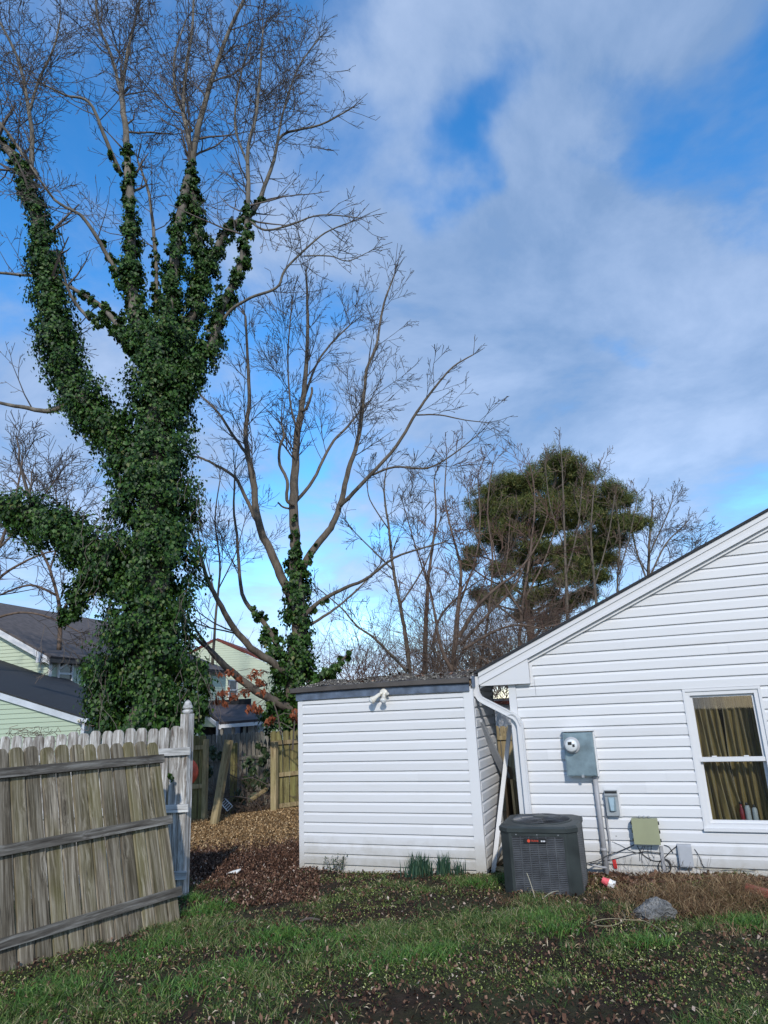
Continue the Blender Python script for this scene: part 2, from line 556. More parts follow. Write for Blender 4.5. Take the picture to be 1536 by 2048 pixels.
M['twig'] = plain('dark_twig', (.082, .066, .056), .85, .3, 3, 0)
M['twig_pale'] = plain('grey_brown_twig', (.070, .056, .048), .85, .3, 3, 0)
M['twig_red'] = plain('red_brown_twig', (.105, .058, .042), .85, .3, 2, 0)
M['twig_tan'] = plain('tan_brown_twig', (.115, .080, .058), .85, .35, 2, 0)
M['bark_brown'] = bark('brown_bark', (.07, .05, .038), (.17, .125, .10))
M['ivy'] = island('ivy_leaf', [(0, (.007, .020, .004)), (.45, (.019, .056, .008)), (.8, (.040, .098, .014)), (.96, (.065, .120, .022)), (1, (.12, .13, .04))], .5, .3, .10)
M['ivy_dark'] = island('dark_ivy_leaf', [(0, (.014, .032, .012)), (.6, (.03, .06, .02)), (1, (.075, .09, .04))], .45, .4, .1)
M['pine'] = island('pine_needles', [(0, (.034, .052, .013)), (.5, (.085, .108, .025)), (.85, (.145, .155, .04)), (1, (.20, .15, .06))], .6, .3, .1)
M['oakleaf'] = island('dead_oak_leaf', [(0, (.17, .045, .022)), (.6, (.27, .085, .04)), (1, (.36, .14, .075))], .7, .2, .25)
M['grass'] = island('grass_blades', [(0, (.030, .070, .016)), (.35, (.060, .125, .024)), (.62, (.105, .175, .035)), (.8, (.19, .22, .07)), (.9, (.32, .27, .14)), (1, (.45, .39, .24))], .55, .35, .25)
M['lush'] = island('lush_grass_blades', [(0, (.034, .098, .017)), (.6, (.080, .185, .032)), (1, (.18, .28, .06))], .5, .4, .25)
M['cover'] = island('low_weed_leaves', [(0, (.022, .045, .010)), (.45, (.075, .115, .020)), (.75, (.17, .22, .045)), (.93, (.40, .44, .13)), (1, (.62, .60, .34))], .6, .3, .2)
M['daffodil'] = island('blue_green_blades', [(0, (.018, .050, .036)), (.6, (.034, .082, .052)), (1, (.07, .12, .06))], .5, .4, .15)
M['litter'] = island('dead_leaves', [(0, (.024, .013, .009)), (.40, (.066, .033, .021)), (.72, (.135, .068, .042)), (.90, (.22, .125, .08)), (.97, (.33, .22, .16)), (1, (.48, .40, .33))], .8, .2, .1)
M['chips'] = island('wood_chips', [(0, (.13, .075, .035)), (.4, (.27, .165, .075)), (.8, (.42, .28, .14)), (1, (.55, .42, .26))], .85, .2)
M['bits'] = island('straw_bits', [(0, (.10, .06, .035)), (.4, (.26, .18, .10)), (.8, (.46, .37, .23)), (1, (.62, .55, .40))], .75, .2, .15)
M['straw'] = island('dead_grass', [(0, (.075, .042, .022)), (.4, (.17, .10, .052)), (.8, (.31, .205, .11)), (1, (.44, .33, .19))], .75, .2, .15)
M['gravel'] = island('roof_grit', [(0, (.05, .042, .034)), (.5, (.19, .17, .14)), (1, (.46, .43, .37))], .85, .2)

def mat_ground():
    m, n, l, b = newmat('soil')
    v = coords(n, l, 1.0)
    f = noise(n, l, v, 7.0, 8, .7)
    soil = ramp(n, l, f, [(.3, (.012, .0085, .0065)), (.55, (.034, .023, .016)), (.75, (.075, .052, .037))])
    moss = ramp(n, l, noise(n, l, v, 26.0, 5, .7), [(.3, (.022, .030, .012)), (.6, (.055, .065, .024)), (.8, (.10, .105, .045))])
    mk = ramp(n, l, noise(n, l, v, 1.1, 5, .6), [(.44, (0, 0, 0)), (.60, (.75, .75, .75))])
    # the moss keeps to the yard; the worn passage and the woodchip heap behind it are bare
    t = node(n, 'ShaderNodeTexCoord'); sp = node(n, 'ShaderNodeSeparateXYZ'); l.new(t.outputs['Object'], sp.inputs[0])
    yard = node(n, 'ShaderNodeMapRange', interpolation_type='SMOOTHSTEP')
    l.new(sp.outputs[1], yard.inputs[0])
    yard.inputs[1].default_value = 9.4; yard.inputs[2].default_value = 8.0
    c = mixc(n, l, nmath(n, l, 'MULTIPLY', mk, yard.outputs[0]), soil, moss)
    chip = node(n, 'ShaderNodeMapRange', interpolation_type='SMOOTHSTEP')
    wob = nmath(n, l, 'ADD', sp.outputs[1], nmath(n, l, 'MULTIPLY', noise(n, l, v, 1.5, 4), 2.5))
    l.new(wob, chip.inputs[0])
    chip.inputs[1].default_value = 12.4; chip.inputs[2].default_value = 14.2
    far = node(n, 'ShaderNodeMapRange'); l.new(sp.outputs[1], far.inputs[0])
    far.inputs[1].default_value = 18.5; far.inputs[2].default_value = 17.0
    chipc = ramp(n, l, noise(n, l, v, 40, 4, .7), [(.3, (.12, .075, .038)), (.6, (.27, .175, .09)), (.8, (.38, .27, .15))])
    c = mixc(n, l, nmath(n, l, 'MULTIPLY', nmath(n, l, 'MULTIPLY', chip.outputs[0], far.outputs[0], True), .75), c, chipc)
    l.new(c, b.inputs['Base Color'])
    b.inputs['Roughness'].default_value = .95
    b.inputs['Specular IOR Level'].default_value = .15
    bumpn(n, l, b, noise(n, l, v, 22.0, 6, .7), .9, .03)
    return m
M['ground'] = mat_ground()

def mat_curtain():
    m, n, l, b = newmat('gold_curtain')
    v = coords(n, l, (30, 30, 4))
    f = noise(n, l, v, 1.0, 4)
    l.new(ramp(n, l, f, [(.3, (.12, .082, .022)), (.7, (.22, .155, .046))]), b.inputs['Base Color'])
    b.inputs['Roughness'].default_value = .6
    b.inputs['Sheen Weight'].default_value = .3
    return m
M['curtain'] = mat_curtain()

def mat_glass():
    m, n, l, b = newmat('window_glass')
    tr = node(n, 'ShaderNodeBsdfTransparent'); tr.inputs[0].default_value = (.93, .95, .94, 1)
    gl = node(n, 'ShaderNodeBsdfGlossy'); gl.inputs['Roughness'].default_value = .02
    mx = node(n, 'ShaderNodeMixShader'); mx.inputs[0].default_value = .075
    l.new(tr.outputs[0], mx.inputs[1]); l.new(gl.outputs[0], mx.inputs[2])
    l.new(mx.outputs[0], n['Material Output'].inputs[0])
    return m
M['glass'] = mat_glass()
M['farglass'] = plain('far_window_glass', (.05, .065, .08), .12, .3, 3, 0)

# ------------------------------------------------------------------ ground
def build_ground():
    xs = np.concatenate([np.linspace(-900, -40, 16), np.linspace(-36, -9, 16), np.linspace(-8.5, 8.5, 190), np.linspace(9, 36, 16), np.linspace(40, 900, 16)])
    ys = np.concatenate([np.linspace(-30, 2, 14), np.linspace(2.2, 12, 170), np.linspace(12.1, 22, 60), np.linspace(23, 60, 20), np.linspace(70, 1500, 16)])
    X, Y = np.meshgrid(xs, ys)
    Z = zg(X, Y)
    V = np.stack([X.ravel(), Y.ravel(), Z.ravel()], 1)
    nx, ny = len(xs), len(ys)
    i, j = np.meshgrid(np.arange(nx - 1), np.arange(ny - 1))
    a = (j * nx + i).ravel()
    Fc = np.stack([a, a + 1, a + nx + 1, a + nx], 1)
    g = arrays('ground', V, Fc, M['ground'], org=(0, 0, 0), k=4)
    g.data.polygons.foreach_set('use_smooth', [True] * len(g.data.polygons))
    g['kind'] = 'structure'
build_ground()

# ------------------------------------------------------------------ siding
PROF = [(0.0, 0.0), (0.0, 0.0265), (0.68, 0.0275), (0.72, 0.0255), (0.93, 0.003), (1.0, 0.002), (1.0, 0.0)]   # dutch-lap section: height share, stand-off in m

def plank(mb, O, u, out, z, e, t0b, t1b, t0t, t1t, prof=PROF, k=1.0):
    rings = []
    for end in (0, 1):
        ring = []
        for h, d in prof:
            t = (t0b + (t0t - t0b) * h) if end == 0 else (t1b + (t1t - t1b) * h)
            ring.append(O + u * t + out * (d * k) + Vector((0, 0, z + h * e)))
        rings.append(ring)
    mb.loft(rings)

def span(poly, z):
    xs = []
    n = len(poly)
    for i in range(n):
        (a, za), (b, zb) = poly[i], poly[(i + 1) % n]
        if (za <= z < zb) or (zb <= z < za):
            xs.append(a + (b - a) * (z - za) / (zb - za))
    return (min(xs), max(xs)) if len(xs) >= 2 else None

# ------------------------------------------------------------------ the white house
HA = 0.3648
hu = Vector((math.cos(HA), -math.sin(HA), 0)); hb = Vector((math.sin(HA), math.cos(HA), 0)); ho = -hb
HO = Vector((0, 9.573, 0))
ZV = Vector((0, 0, 1))
def HW(t, z, out=0.0):
    return HO + hu * t + ho * out + ZV * z
def hpx(x, y, out=0.0):
    p = plane_hit(x, y, HO + ho * out, hb) - HO
    return p.dot(hu), p.z
HAX = (hu, hb, ZV)
E5 = 0.127
def LZ(k):
    return CH + 0.3738 - k * E5

house = root('house', HW(3.6, 0, 0), 'white vinyl-sided house with a gable roof, wall boxes and a window', 'house')
TC0, TC1 = 1.612, 1.705                       # corner board
EAVE_T, EAVE_Z, SLOPE = 1.25, 2.352, 0.45      # top edge of the rake at the eave
RIDGE_T = 6.6
wt0, wt1, wz0, wz1 = 3.667, 4.492, .48, 2.015  # window outer edges

def rake_z(t):
    return EAVE_Z + (t - EAVE_T) * SLOPE if t < RIDGE_T else EAVE_Z + (2 * RIDGE_T - t - EAVE_T) * SLOPE

# backing wall with the window opening (4 pieces butted end to end)
bk = MB()
TR = 8.2
def wallpiece(poly):
    bk.prism([HW(t, z, 0.0) for t, z in poly], hb * .12)
wallpiece([(TC0 + .02, -.25), (wt0 + .06, -.25), (wt0 + .06, rake_z(wt0 + .06) - .06), (TC0 + .02, rake_z(TC0) - .06)])
wallpiece([(wt0 + .061, -.25), (wt1 - .06, -.25), (wt1 - .06, wz0 + .06), (wt0 + .061, wz0 + .06)])
wallpiece([(wt0 + .061, wz1 - .06), (wt1 - .06, wz1 - .06), (wt1 - .06, rake_z(wt1) - .06), (wt0 + .061, rake_z(wt0) - .06)])
wallpiece([(wt1 - .059, -.25), (TR, -.25), (TR, rake_z(TR) - .06), (RIDGE_T, rake_z(RIDGE_T) - .06), (wt1 - .059, rake_z(wt1) - .06)])
bk.build('wall', M['trimw'], house)
# far walls and back so the house is a closed body
hbk = MB()
hbk.box(HW(TC0 + .08, 1.08, -4.2), (.12, 8.1, 2.1), HAX)
hbk.box(HW(2 * RIDGE_T - TC0, 1.08, -4.2), (.12, 8.1, 2.1), HAX)
hbk.prism([HW(TC0, -.2, -8.2), HW(2 * RIDGE_T - TC0, -.2, -8.2), HW(2 * RIDGE_T - TC0, 2.1, -8.2), HW(RIDGE_T, rake_z(RIDGE_T) - .1, -8.2), HW(TC0, 2.1, -8.2)], hb * .1)
hbk.build('rear_wall', M['vinyl'], house)

for k in range(19, -22, -1):
    z = LZ(k)
    zt = z + E5 - .001
    lo = TC1 + .002
    def left(zq):
        if zq < 2.19: return lo
        tl = EAVE_T + (zq + .14 - EAVE_Z) / SLOPE      # the rake board covers the cut
        return max(1.93 if zq < 2.46 else lo, tl)
    if z > rake_z(RIDGE_T) - .3: continue
    l0, l1 = left(z), left(zt)
    if k == 19: z = z - .02
    right = TR if z < 2.0 else 2 * RIDGE_T - l0
    rt = TR if z < 2.0 else 2 * RIDGE_T - l1
    segs = []
    if zt > wz0 + .02 and z < wz1 - .02:
        segs = [(l0, wt0 + .012, l1, wt0 + .012), (wt1 - .012, right, wt1 - .012, rt)]
    elif k in (2, 3, 4):                                # a joint between two lengths of siding
        j = 1.73 + .215 + (.003 * k)
        segs = [(l0, j, l1, j), (j + .004, right, j + .004, rt)]
    else:
        segs = [(l0, right, l1, rt)]
    for (a, b, c, d) in segs:
        if b - a < .02: continue
        if b - a > 1.2 and random.random() < .45:          # lengths lap over one another
            j = random.uniform(max(a, c) + .3, min(b, d) - .3)
            mb = MB(); plank(mb, HO, hu, ho, z, E5, a, j, c, j); mb.build('siding_plank', M['vinyl'], house)
            mb = MB(); plank(mb, HO + ho * .003, hu, ho, z + .0005, E5 - .001, j - .004, b, j - .004, d); mb.build('siding_plank', M['vinyl'], house)
            continue
        mb = MB(); plank(mb, HO, hu, ho, z, E5, a, b, c, d)
        mb.build('siding_plank', M['vinyl'], house)
MB().box(HW((TC0 + TC1) / 2, 1.05, .016), (TC1 - TC0, .033, 2.42), HAX).build('corner_board', M['trimw'], house)
# rake trim: three stepped boards running up the gable
def rakestrip(name, zo0, zo1, out0, out1, mat, extra=0.0, left=True):
    for sgn in ((1, 0) if left else (1,)):
        pts = []
        a, b = EAVE_T - extra, RIDGE_T
        poly = [(a, rake_z(EAVE_T) - extra * SLOPE + zo0), (b, rake_z(b) + zo0), (b, rake_z(b) + zo1), (a, rake_z(EAVE_T) - extra * SLOPE + zo1)]
        if not sgn: poly = [(2 * RIDGE_T - t, z) for t, z in poly]
        MB().prism([HW(t, z, out0) for t, z in poly], ho * (out1 - out0)).build(name, mat, house)
rakestrip('rake_board', -.062, -.004, .0, .115, M['trimw'])
rakestrip('rake_board', -.128, -.0625, .0, .100, M['trimw'])
rakestrip('rake_board', -.162, -.1285, .0, .108, M['trimw'])
rakestrip('frieze_board', -.205, -.1625, .0, .060, M['trimw'])
# boxed eave return
rb = MB()
rz = lambda t: rake_z(t) - .163
rb.prism([HW(EAVE_T + .012, 2.176, .0), HW(1.905, 2.176, .0), HW(1.905, rz(1.905), .0), HW(EAVE_T + .012, rz(EAVE_T + .012), .0)], ho * .092)
rb.build('eave_return', M['trimw'], house)
MB().box(HW(1.925, 2.31, .014), (.034, .03, .27), HAX).build('trim_channel', M['trimw'], house)
# soffit and roof
MB().box(HW((EAVE_T + TC0) / 2 + .04, 2.183, -4.05), ((TC0 - EAVE_T) + .05, 8.0, .012), HAX).build('soffit', M['trimw'], house)
for sgn in (1, 0):
    f = (lambda t: t) if sgn else (lambda t: 2 * RIDGE_T - t)
    r1, r2 = EAVE_T - .05, RIDGE_T
    poly = [(r1, EAVE_Z - .05 * SLOPE + .0), (r2, rake_z(r2)), (r2, rake_z(r2) + .03), (r1, EAVE_Z - .05 * SLOPE + .03)]
    MB().prism([HW(f(t), z, .14) for t, z in poly], hb * 8.5).build('roof', M['shingle'], house)
# gutter and downspout
gx = EAVE_T - .004
gp_ = [(gx, 2.30), (gx - .095, 2.30), (gx - .115, 2.285), (gx - .112, 2.262), (gx - .085, 2.235), (gx - .085, 2.19), (gx, 2.19)]
gutter = MB().prism([HW(t, z, .08) for t, z in gp_], hb * 8.2).build('gutter', M['trimw'], house)

def rectduct(mb, path, w, d):
    """rectangular pipe along points of the wall plane (t, z, out)"""
    rings = []
    n = len(path)
    for i, (t, z, o) in enumerate(path):
        a = path[max(0, i - 1)]; b = path[min(n - 1, i + 1)]
        dt, dz = b[0] - a[0], b[1] - a[1]; L = math.hypot(dt, dz)
        nt, nz = -dz / L, dt / L
        ring = []
        for (p, q) in ((-.5, -.5), (-.3, -.5), (-.25, -.40), (.25, -.40), (.3, -.5), (.5, -.5), (.5, .5), (-.5, .5)):
            ring.append(HW(t + nt * p * w, z + nz * p * w, o - q * d))
        rings.append(ring)
    mb.loft(rings)
ds = root_ds = None
def arc(p, c0, n=6):
    return p
spout = MB()
P1 = [(gx - .045, 2.195, .065), (gx - .045, 2.13, .065), (gx - .035, 2.07, .065), (gx - .005, 2.02, .065), (gx + .05, 1.985, .065)]
P2 = [(gx + .05, 1.985, .065), (TC1 - .10, 1.815, .065)]
P3 = [(TC1 - .10, 1.815, .065), (TC1 - .04, 1.78, .065), (TC1 + .0, 1.735, .065), (TC1 + .02, 1.68, .065), (TC1 + .022, 1.63, .065)]
rectduct(spout, P1 + P2[1:] + P3[1:] + [(TC1 + .022, .03, .065)], .076, .055)
dsp = spout.build('downspout', M['trimw'], house)
for i in range(7):                                       # corrugation of the lower elbow
    a = i / 6 * 1.2
    t = TC1 - .075 + .097 * math.sin(a); z = 1.632 + .155 * math.cos(a) + .02
    MB().box(HW(t, z, .066), (.084, .062, .009), (hu * math.cos(a) - ZV * math.sin(a), hb, hu * math.sin(a) + ZV * math.cos(a))).build('elbow_rib', M['trimw'], dsp)

# window
win = MB()
def frame(mb, t0, t1, z0, z1, w, o0, o1):
    for (a, b, c, d) in ((t0, t1, z0, z0 + w), (t0, t1, z1 - w, z1), (t0, t0 + w, z0 + w + .0005, z1 - w - .0005), (t1 - w, t1, z0 + w + .0005, z1 - w - .0005)):
        mb.box(HW((a + b) / 2, (c + d) / 2, (o0 + o1) / 2), (b - a, abs(o1 - o0), d - c), HAX)
frame(win, wt0, wt1, wz0, wz1, .030, -.002, .036)
winob = win.build('window', M['trimw'], house)
f2 = MB(); frame(f2, wt0 + .030, wt1 - .030, wz0 + .030, wz1 - .030, .045, -.05, .022); f2.build('frame', M['trimw'], winob)
zm = hpx(1450, 1519)[1]
f3 = MB(); frame(f3, wt0 + .075, wt1 - .075, zm + .001, wz1 - .075, .026, -.045, -.012); f3.build('sash', M['trimw'], winob)
f4 = MB(); frame(f4, wt0 + .075, wt1 - .075, wz0 + .075, zm, .030, -.075, -.046); f4.build('sash', M['trimw'], winob)
MB().box(HW((wt0 + wt1) / 2, zm + .003, -.018), (wt1 - wt0 - .152, .05, .045), HAX).build('meeting_rail', M['trimw'], winob)
MB().box(HW((wt0 + wt1) / 2, (zm + wz1) / 2 - .02, -.03), (wt1 - wt0 - .2, .004, wz1 - zm - .13), HAX).build('pane', M['glass'], winob)
MB().box(HW((wt0 + wt1) / 2, (zm + wz0) / 2 + .02, -.06), (wt1 - wt0 - .2, .004, zm - wz0 - .13), HAX).build('pane', M['glass'], winob)
for q in (.28, .68):
    MB().box(HW(wt0 + (wt1 - wt0) * q, zm + .034, -.02), (.05, .03, .012), HAX).build('sash_lock', M['trimw'], winob)
MB().box(HW((wt0 + wt1) / 2, wz0 + .017, .044), (wt1 - wt0 + .012, .03, .03), HAX).build('sill', M['trimw'], winob)
# room behind the window
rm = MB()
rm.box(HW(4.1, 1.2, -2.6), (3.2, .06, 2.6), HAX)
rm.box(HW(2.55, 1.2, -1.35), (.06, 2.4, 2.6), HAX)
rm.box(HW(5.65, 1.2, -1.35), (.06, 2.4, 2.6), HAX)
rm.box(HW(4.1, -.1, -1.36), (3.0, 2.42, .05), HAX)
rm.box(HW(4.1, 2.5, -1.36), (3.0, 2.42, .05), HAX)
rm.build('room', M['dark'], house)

def curtain(t0, t1, zt, zb, out, folds, label, seed, flare=0.0):
    r = random.Random(seed)
    nt, nz = 64, 30
    V, Fc = [], []
    ph = [r.random() * 6 for _ in range(4)]
    for j in range(nz + 1):
        h = j / nz
        for i in range(nt + 1):
            s = i / nt
            t = t0 + (t1 - t0) * s + flare * (1 - h) ** 2 * s
            w = math.sin(s * folds * 6.283 + ph[0] + .8 * math.sin(h * 3 + ph[1])) * .038 + math.sin(s * folds * 13.1 + ph[2] + h * 2) * .012
            w += math.sin(s * 5 + h * 4 + ph[3]) * .02
            V.append(HW(t + .008 * math.sin(h * 9 + s * 20), zb + (zt - zb) * h, out + w))
    for j in range(nz):
        for i in range(nt):
            a = j * (nt + 1) + i
            Fc.append((a, a + 1, a + nt + 2, a + nt + 1))
    mb = MB(); mb.v = [tuple(q) for q in V]; mb.f = Fc
    return tag(mb.build('curtain', M['curtain'], smooth=True), label, 'curtain', 'curtains in the window')
curtain(wt0 + .03, wt0 + .36, 1.95, .42, -.19, 5.5, 'gold curtain hanging in the left half of the house window', 3, .12)
curtain(wt0 + .40, wt1 + .02, 1.95, .42, -.24, 6.5, 'gold curtain hanging in the right half of the house window', 8, .02)
# things standing on the inner sill
MB().box(HW((wt0 + wt1) / 2, wz0 + .06, -.115), (wt1 - wt0 - .13, .07, .02), HAX).build('inner_sill', M['trimw'], house)
def bottle(px, prof, mat, label, cap=None):
    t, _ = hpx(px, 1630, -.11)
    c = HW(t, wz0 + .071, -.115)
    r_ = root('bottle', c, label, 'bottle', 'bottles on the window sill')
    MB().lathe(c, prof, 14).build('body', mat, r_, True)
    h = prof[-1][1]
    MB().lathe(c + ZV * h, cap or [(.012, 0), (.014, .004), (.014, .025), (.010, .028)], 12).build('cap', M['black'], r_, True)
bottle(1485, [(.0, 0), (.022, .0), (.024, .01), (.024, .13), (.012, .16), (.011, .19)], M['dark_red'], 'dark red bottle on the window sill, leftmost of the three')
bottle(1497, [(.0, 0), (.029, .0), (.03, .01), (.03, .15), (.024, .17), (.022, .18)], M['greymetal'], 'silver grey bottle in the middle on the window sill')
bottle(1511, [(.0, 0), (.026, .0), (.028, .01), (.028, .14), (.018, .155), (.016, .16)], M['greymetal'], 'dark grey bottle on the window sill, rightmost of the three')

# ------------------------------------------------------------------ things on the house wall
def wbox(mb, t0, t1, z0, z1, o0, o1):
    mb.box(HW((t0 + t1) / 2, (z0 + z1) / 2, (o0 + o1) / 2), (t1 - t0, o1 - o0, z1 - z0), HAX)
SK = .022
mt0, mz1 = hpx(1125, 1466, .15); mt1, mz0 = hpx(1195, 1552, .15)
mt0 -= .0; 
meter = root('electric_meter', HW((mt0 + mt1) / 2, mz0, SK), 'galvanised electric meter box with a round glass meter on the white wall', 'meter')
mb = MB(); wbox(mb, mt0, mt1, mz0, mz1, SK, .15); mbox = mb.build('cabinet', M['galv'], meter)
mb = MB(); wbox(mb, mt0 + .012, mt1 - .012, mz0 + .012, mz1 - .012, .1505, .160); mb.build('cover', M['galv'], meter)
mb = MB(); wbox(mb, mt1 + .001, mt1 + .018, mz0 - .01, mz1 + .012, .018, .10); mb.build('side_flange', M['trimw'], meter)
mb = MB(); wbox(mb, mt0 - .012, mt1 + .018, mz1 + .0125, mz1 + .026, .018, .12); mb.build('top_flange', M['trimw'], meter)
mct, mcz = hpx(1143, 1491, .19)
MAX = (hu, ZV, ho)
MB().lathe(HW(mct, mcz, .1605), [(.096, 0), (.098, .006), (.096, .018), (.088, .022)], 28, MAX).build('ring', M['ltgrey'], meter, True)
MB().lathe(HW(mct, mcz, .183), [(.074, 0), (.076, .03), (.070, .06), (.058, .072)], 28, MAX).build('meter_dome', M['lampglass'], meter, True)
mb = MB(); wbox(mb, mct - .033, mct + .012, mcz + .012, mcz + .046, .2555, .259); mb.build('display', M['black'], meter)
mb = MB(); wbox(mb, mct + .018, mct + .045, mcz - .012, mcz + .018, .2555, .259); mb.build('data_plate', M['cable'], meter)
MB().box(HW((mt0 + mt1) / 2 + .01, mz0 + .0, .165), (.03, .02, .03), HAX).build('latch', M['greymetal'], meter)
# conduit below
c0 = hpx(1190, 1555, .05); c1 = hpx(1211, 1745, .05)
cond = root('conduit', HW(c1[0], gz(*HW(c1[0], 0)[:2]), .055), 'thick grey electrical conduit dropping from the meter box to the ground', 'pipe')
MB().tube([HW(c0[0], mz0 - .001, .06), HW(c0[0] + .002, (c0[1] + c1[1]) / 2, .06), HW(c0[0] + .004, -.12, .06)], .030, 14).build('pipe', M['conduit'], cond, True)
for z in (mz0 - .04, .25):
    MB().lathe(HW(c0[0] + .001, z, .06), [(.030, 0), (.036, .003), (.036, .03), (.030, .033)], 14).build('coupling', M['conduit'], cond, True)
# disconnect
dt0, dz1 = hpx(1208, 1581, .1); dt1, dz0 = hpx(1240, 1632, .1)
disc = root('disconnect_switch', HW((dt0 + dt1) / 2, dz0, SK), 'small grey switch box with a raised cover in a white surround', 'switch box')
mb = MB(); wbox(mb, dt0 - .014, dt1 + .022, dz0 - .018, dz1 + .028, .018, .034); mb.build('surround', M['trimw'], disc)
mb = MB(); wbox(mb, dt0, dt1, dz0, dz1, .0345, .10); mb.build('box', M['greymetal'], disc)
mb = MB(); wbox(mb, dt0 - .003, dt1 + .003, dz1 - .055, dz1 - .035, .1005, .115); mb.build('lid_lip', M['greymetal'], disc)
ww = dt1 - dt0
poly = [HW(dt0 + .03, dz0 + .05, .101), HW(dt1 - .03, dz0 + .05, .101), HW(dt1 - .03, dz1 - .07, .101), HW(dt0 + .03, dz1 - .07, .101)]
mb = MB(); q = [HW(dt0 + .055, dz0 + .06, .135), HW(dt1 - .055, dz0 + .06, .135), HW(dt1 - .04, dz1 - .08, .108), HW(dt0 + .04, dz1 - .08, .108)]
mb.add(poly + q, [(4, 5, 6, 7), (0, 1, 5, 4), (1, 2, 6, 5), (2, 3, 7, 6), (3, 0, 4, 7)]); mb.build('raised_cover', M['galv'], disc)
mb = MB(); wbox(mb, dt0 + .004, dt1 - .004, dz1 - .032, dz1 - .006, .1005, .103); mb.build('painted_shadow', M['black'], disc)  # raised black strip, painted in as the shadow by the lid lip
# whip from the disconnect to the condenser
wp = [hpx(1211, 1600, .05), hpx(1213, 1640, .05), hpx(1219, 1680, .05), hpx(1220, 1708, .05), hpx(1215, 1728, .06)]
pts = [HW(t, z, .045) for t, z in wp] + [HW(wp[-1][0] - .05, wp[-1][1] - .03, .10), HW(2.17, .19, .25), HW(2.08, .185, .38), HW(2.02, .19, .46)]
def smooth_path(pts, m=6):
    pts = [Vector(p) for p in pts]; out = []
    for i in range(len(pts) - 1):
        p0 = pts[max(i - 1, 0)]; p1 = pts[i]; p2 = pts[i + 1]; p3 = pts[min(i + 2, len(pts) - 1)]
        for k in range(m):
            s = k / m
            out.append(.5 * ((2 * p1) + (p2 - p0) * s + (2 * p0 - 5 * p1 + 4 * p2 - p3) * s * s + (3 * p1 - p0 - 3 * p2 + p3) * s ** 3))
    out.append(pts[-1])
    return out
tag(MB().tube(smooth_path(pts), .013, 8).build('flexible_conduit', M['conduit'], smooth=True), 'thin grey flexible conduit curving from the switch box to the air conditioner', 'cable')
# tan box
bt0, bz1 = hpx(1262, 1638, .14); bt1, bz0 = hpx(1322, 1690, .14)
tanb = root('telecom_box', HW((bt0 + bt1) / 2, bz0, SK), 'olive tan cable box mounted under the meter on the white wall', 'utility box')
mb = MB(); wbox(mb, bt0 + .004, bt1 - .004, bz0 + .004, bz1 - .004, SK, .10); mb.build('back_box', M['tan'], tanb)
mb = MB(); wbox(mb, bt0, bt1, bz0, bz1, .1005, .14)
mb.build('lid', M['tan'], tanb)
for i in range(3):
    for sg in (0, 1):
        t = bt0 - .006 if sg == 0 else bt1 + .006
        MB().box(HW(t, bz0 + (bz1 - bz0) * (.15 + .34 * i), .105), (.012, .04, .03), HAX).build('latch', M['black'], tanb)
for i in range(3):
    MB().lathe(HW(bt0 + .09 + .05 * i, bz1 + .001, .06), [(.013, 0), (.013, .018), (.008, .022)], 10).build('cable_gland', M['greymetal'], tanb, True)
# small grey box
gt0, gz1 = hpx(1354, 1690, .1); gt1, gz0 = hpx(1389, 1735, .1)
gbx = root('junction_box', HW((gt0 + gt1) / 2, gz0, SK), 'small light grey wedge-shaped phone box low on the white wall', 'utility box')
mb = MB(); prof = [(gz0, SK), (gz0, .095), (gz1 - .02, .075), (gz1, .05), (gz1, SK)]
mb.prism([HW(gt0, z, o) for z, o in prof], hu * (gt1 - gt0)); mb.build('case', M['ltgrey'], gbx)
mb = MB(); prof = [(gz0 + .01, .0955), (gz0 + .01, .099), (gz1 - .03, .0805), (gz1 - .03, .077)]
mb.prism([HW(gt0 + .012, z, o) for z, o in prof], hu * (gt1 - gt0 - .024)); mb.build('cover', M['ltgrey'], gbx)
MB().lathe(HW((gt0 + gt1) / 2, gz0 - .012, .07), [(.012, 0), (.014, .006), (.012, .012)], 10).build('screw', M['whitep'], gbx, True)
# conduit stub between the boxes
s0 = hpx(1329, 1692, .03); s1 = hpx(1324, 1752, .03)
tag(MB().box(HW((s0[0] + s1[0]) / 2, (s0[1] + s1[1]) / 2 - .03, .035), (.035, .025, s0[1] - s1[1] + .06), HAX).build('cable_duct', M['conduit']), 'flat grey cable duct rising from the ground between the two boxes', 'duct')
# loose cables
def cable(pxs, label, rad=.005, mat='cable', group='loose cables on the house wall', outs=None):
    pts = []
    for i, (x, y) in enumerate(pxs):
        o = .035 if outs is None else outs[i]
        t, z = hpx(x, y, o)
        pts.append(HW(t, z, o))
    tag(MB().tube(smooth_path(pts, 8), rad, 6).build('cable', M[mat], smooth=True), label, 'cable', group)
cable([(1172, 1727), (1195, 1721), (1215, 1711), (1235, 1704), (1252, 1697), (1268, 1690)], 'black cable running from the air conditioner up to the tan box', .0055, outs=[.3, .14, .09, .045, .045, .05])
cable([(1172, 1731), (1195, 1724), (1228, 1718), (1262, 1709), (1290, 1703), (1322, 1706)], 'thinner black cable sagging below the first one towards the duct', .0035, outs=[.3, .14, .05, .04, .04, .05])
cable([(1274, 1691), (1285, 1708), (1303, 1720), (1320, 1722), (1330, 1714), (1342, 1702), (1354, 1692)], 'black cable from the tan box looping up to the small grey box', .005)
cable([(1322, 1715), (1338, 1722), (1342, 1738), (1332, 1749), (1320, 1744), (1317, 1730), (1326, 1719), (1338, 1726), (1341, 1740), (1330, 1747)], 'coil of black cable hanging beside the grey cable duct', .005)
cable([(1328, 1690), (1338, 1694), (1346, 1706)], 'short arched black cable above the coil', .004)
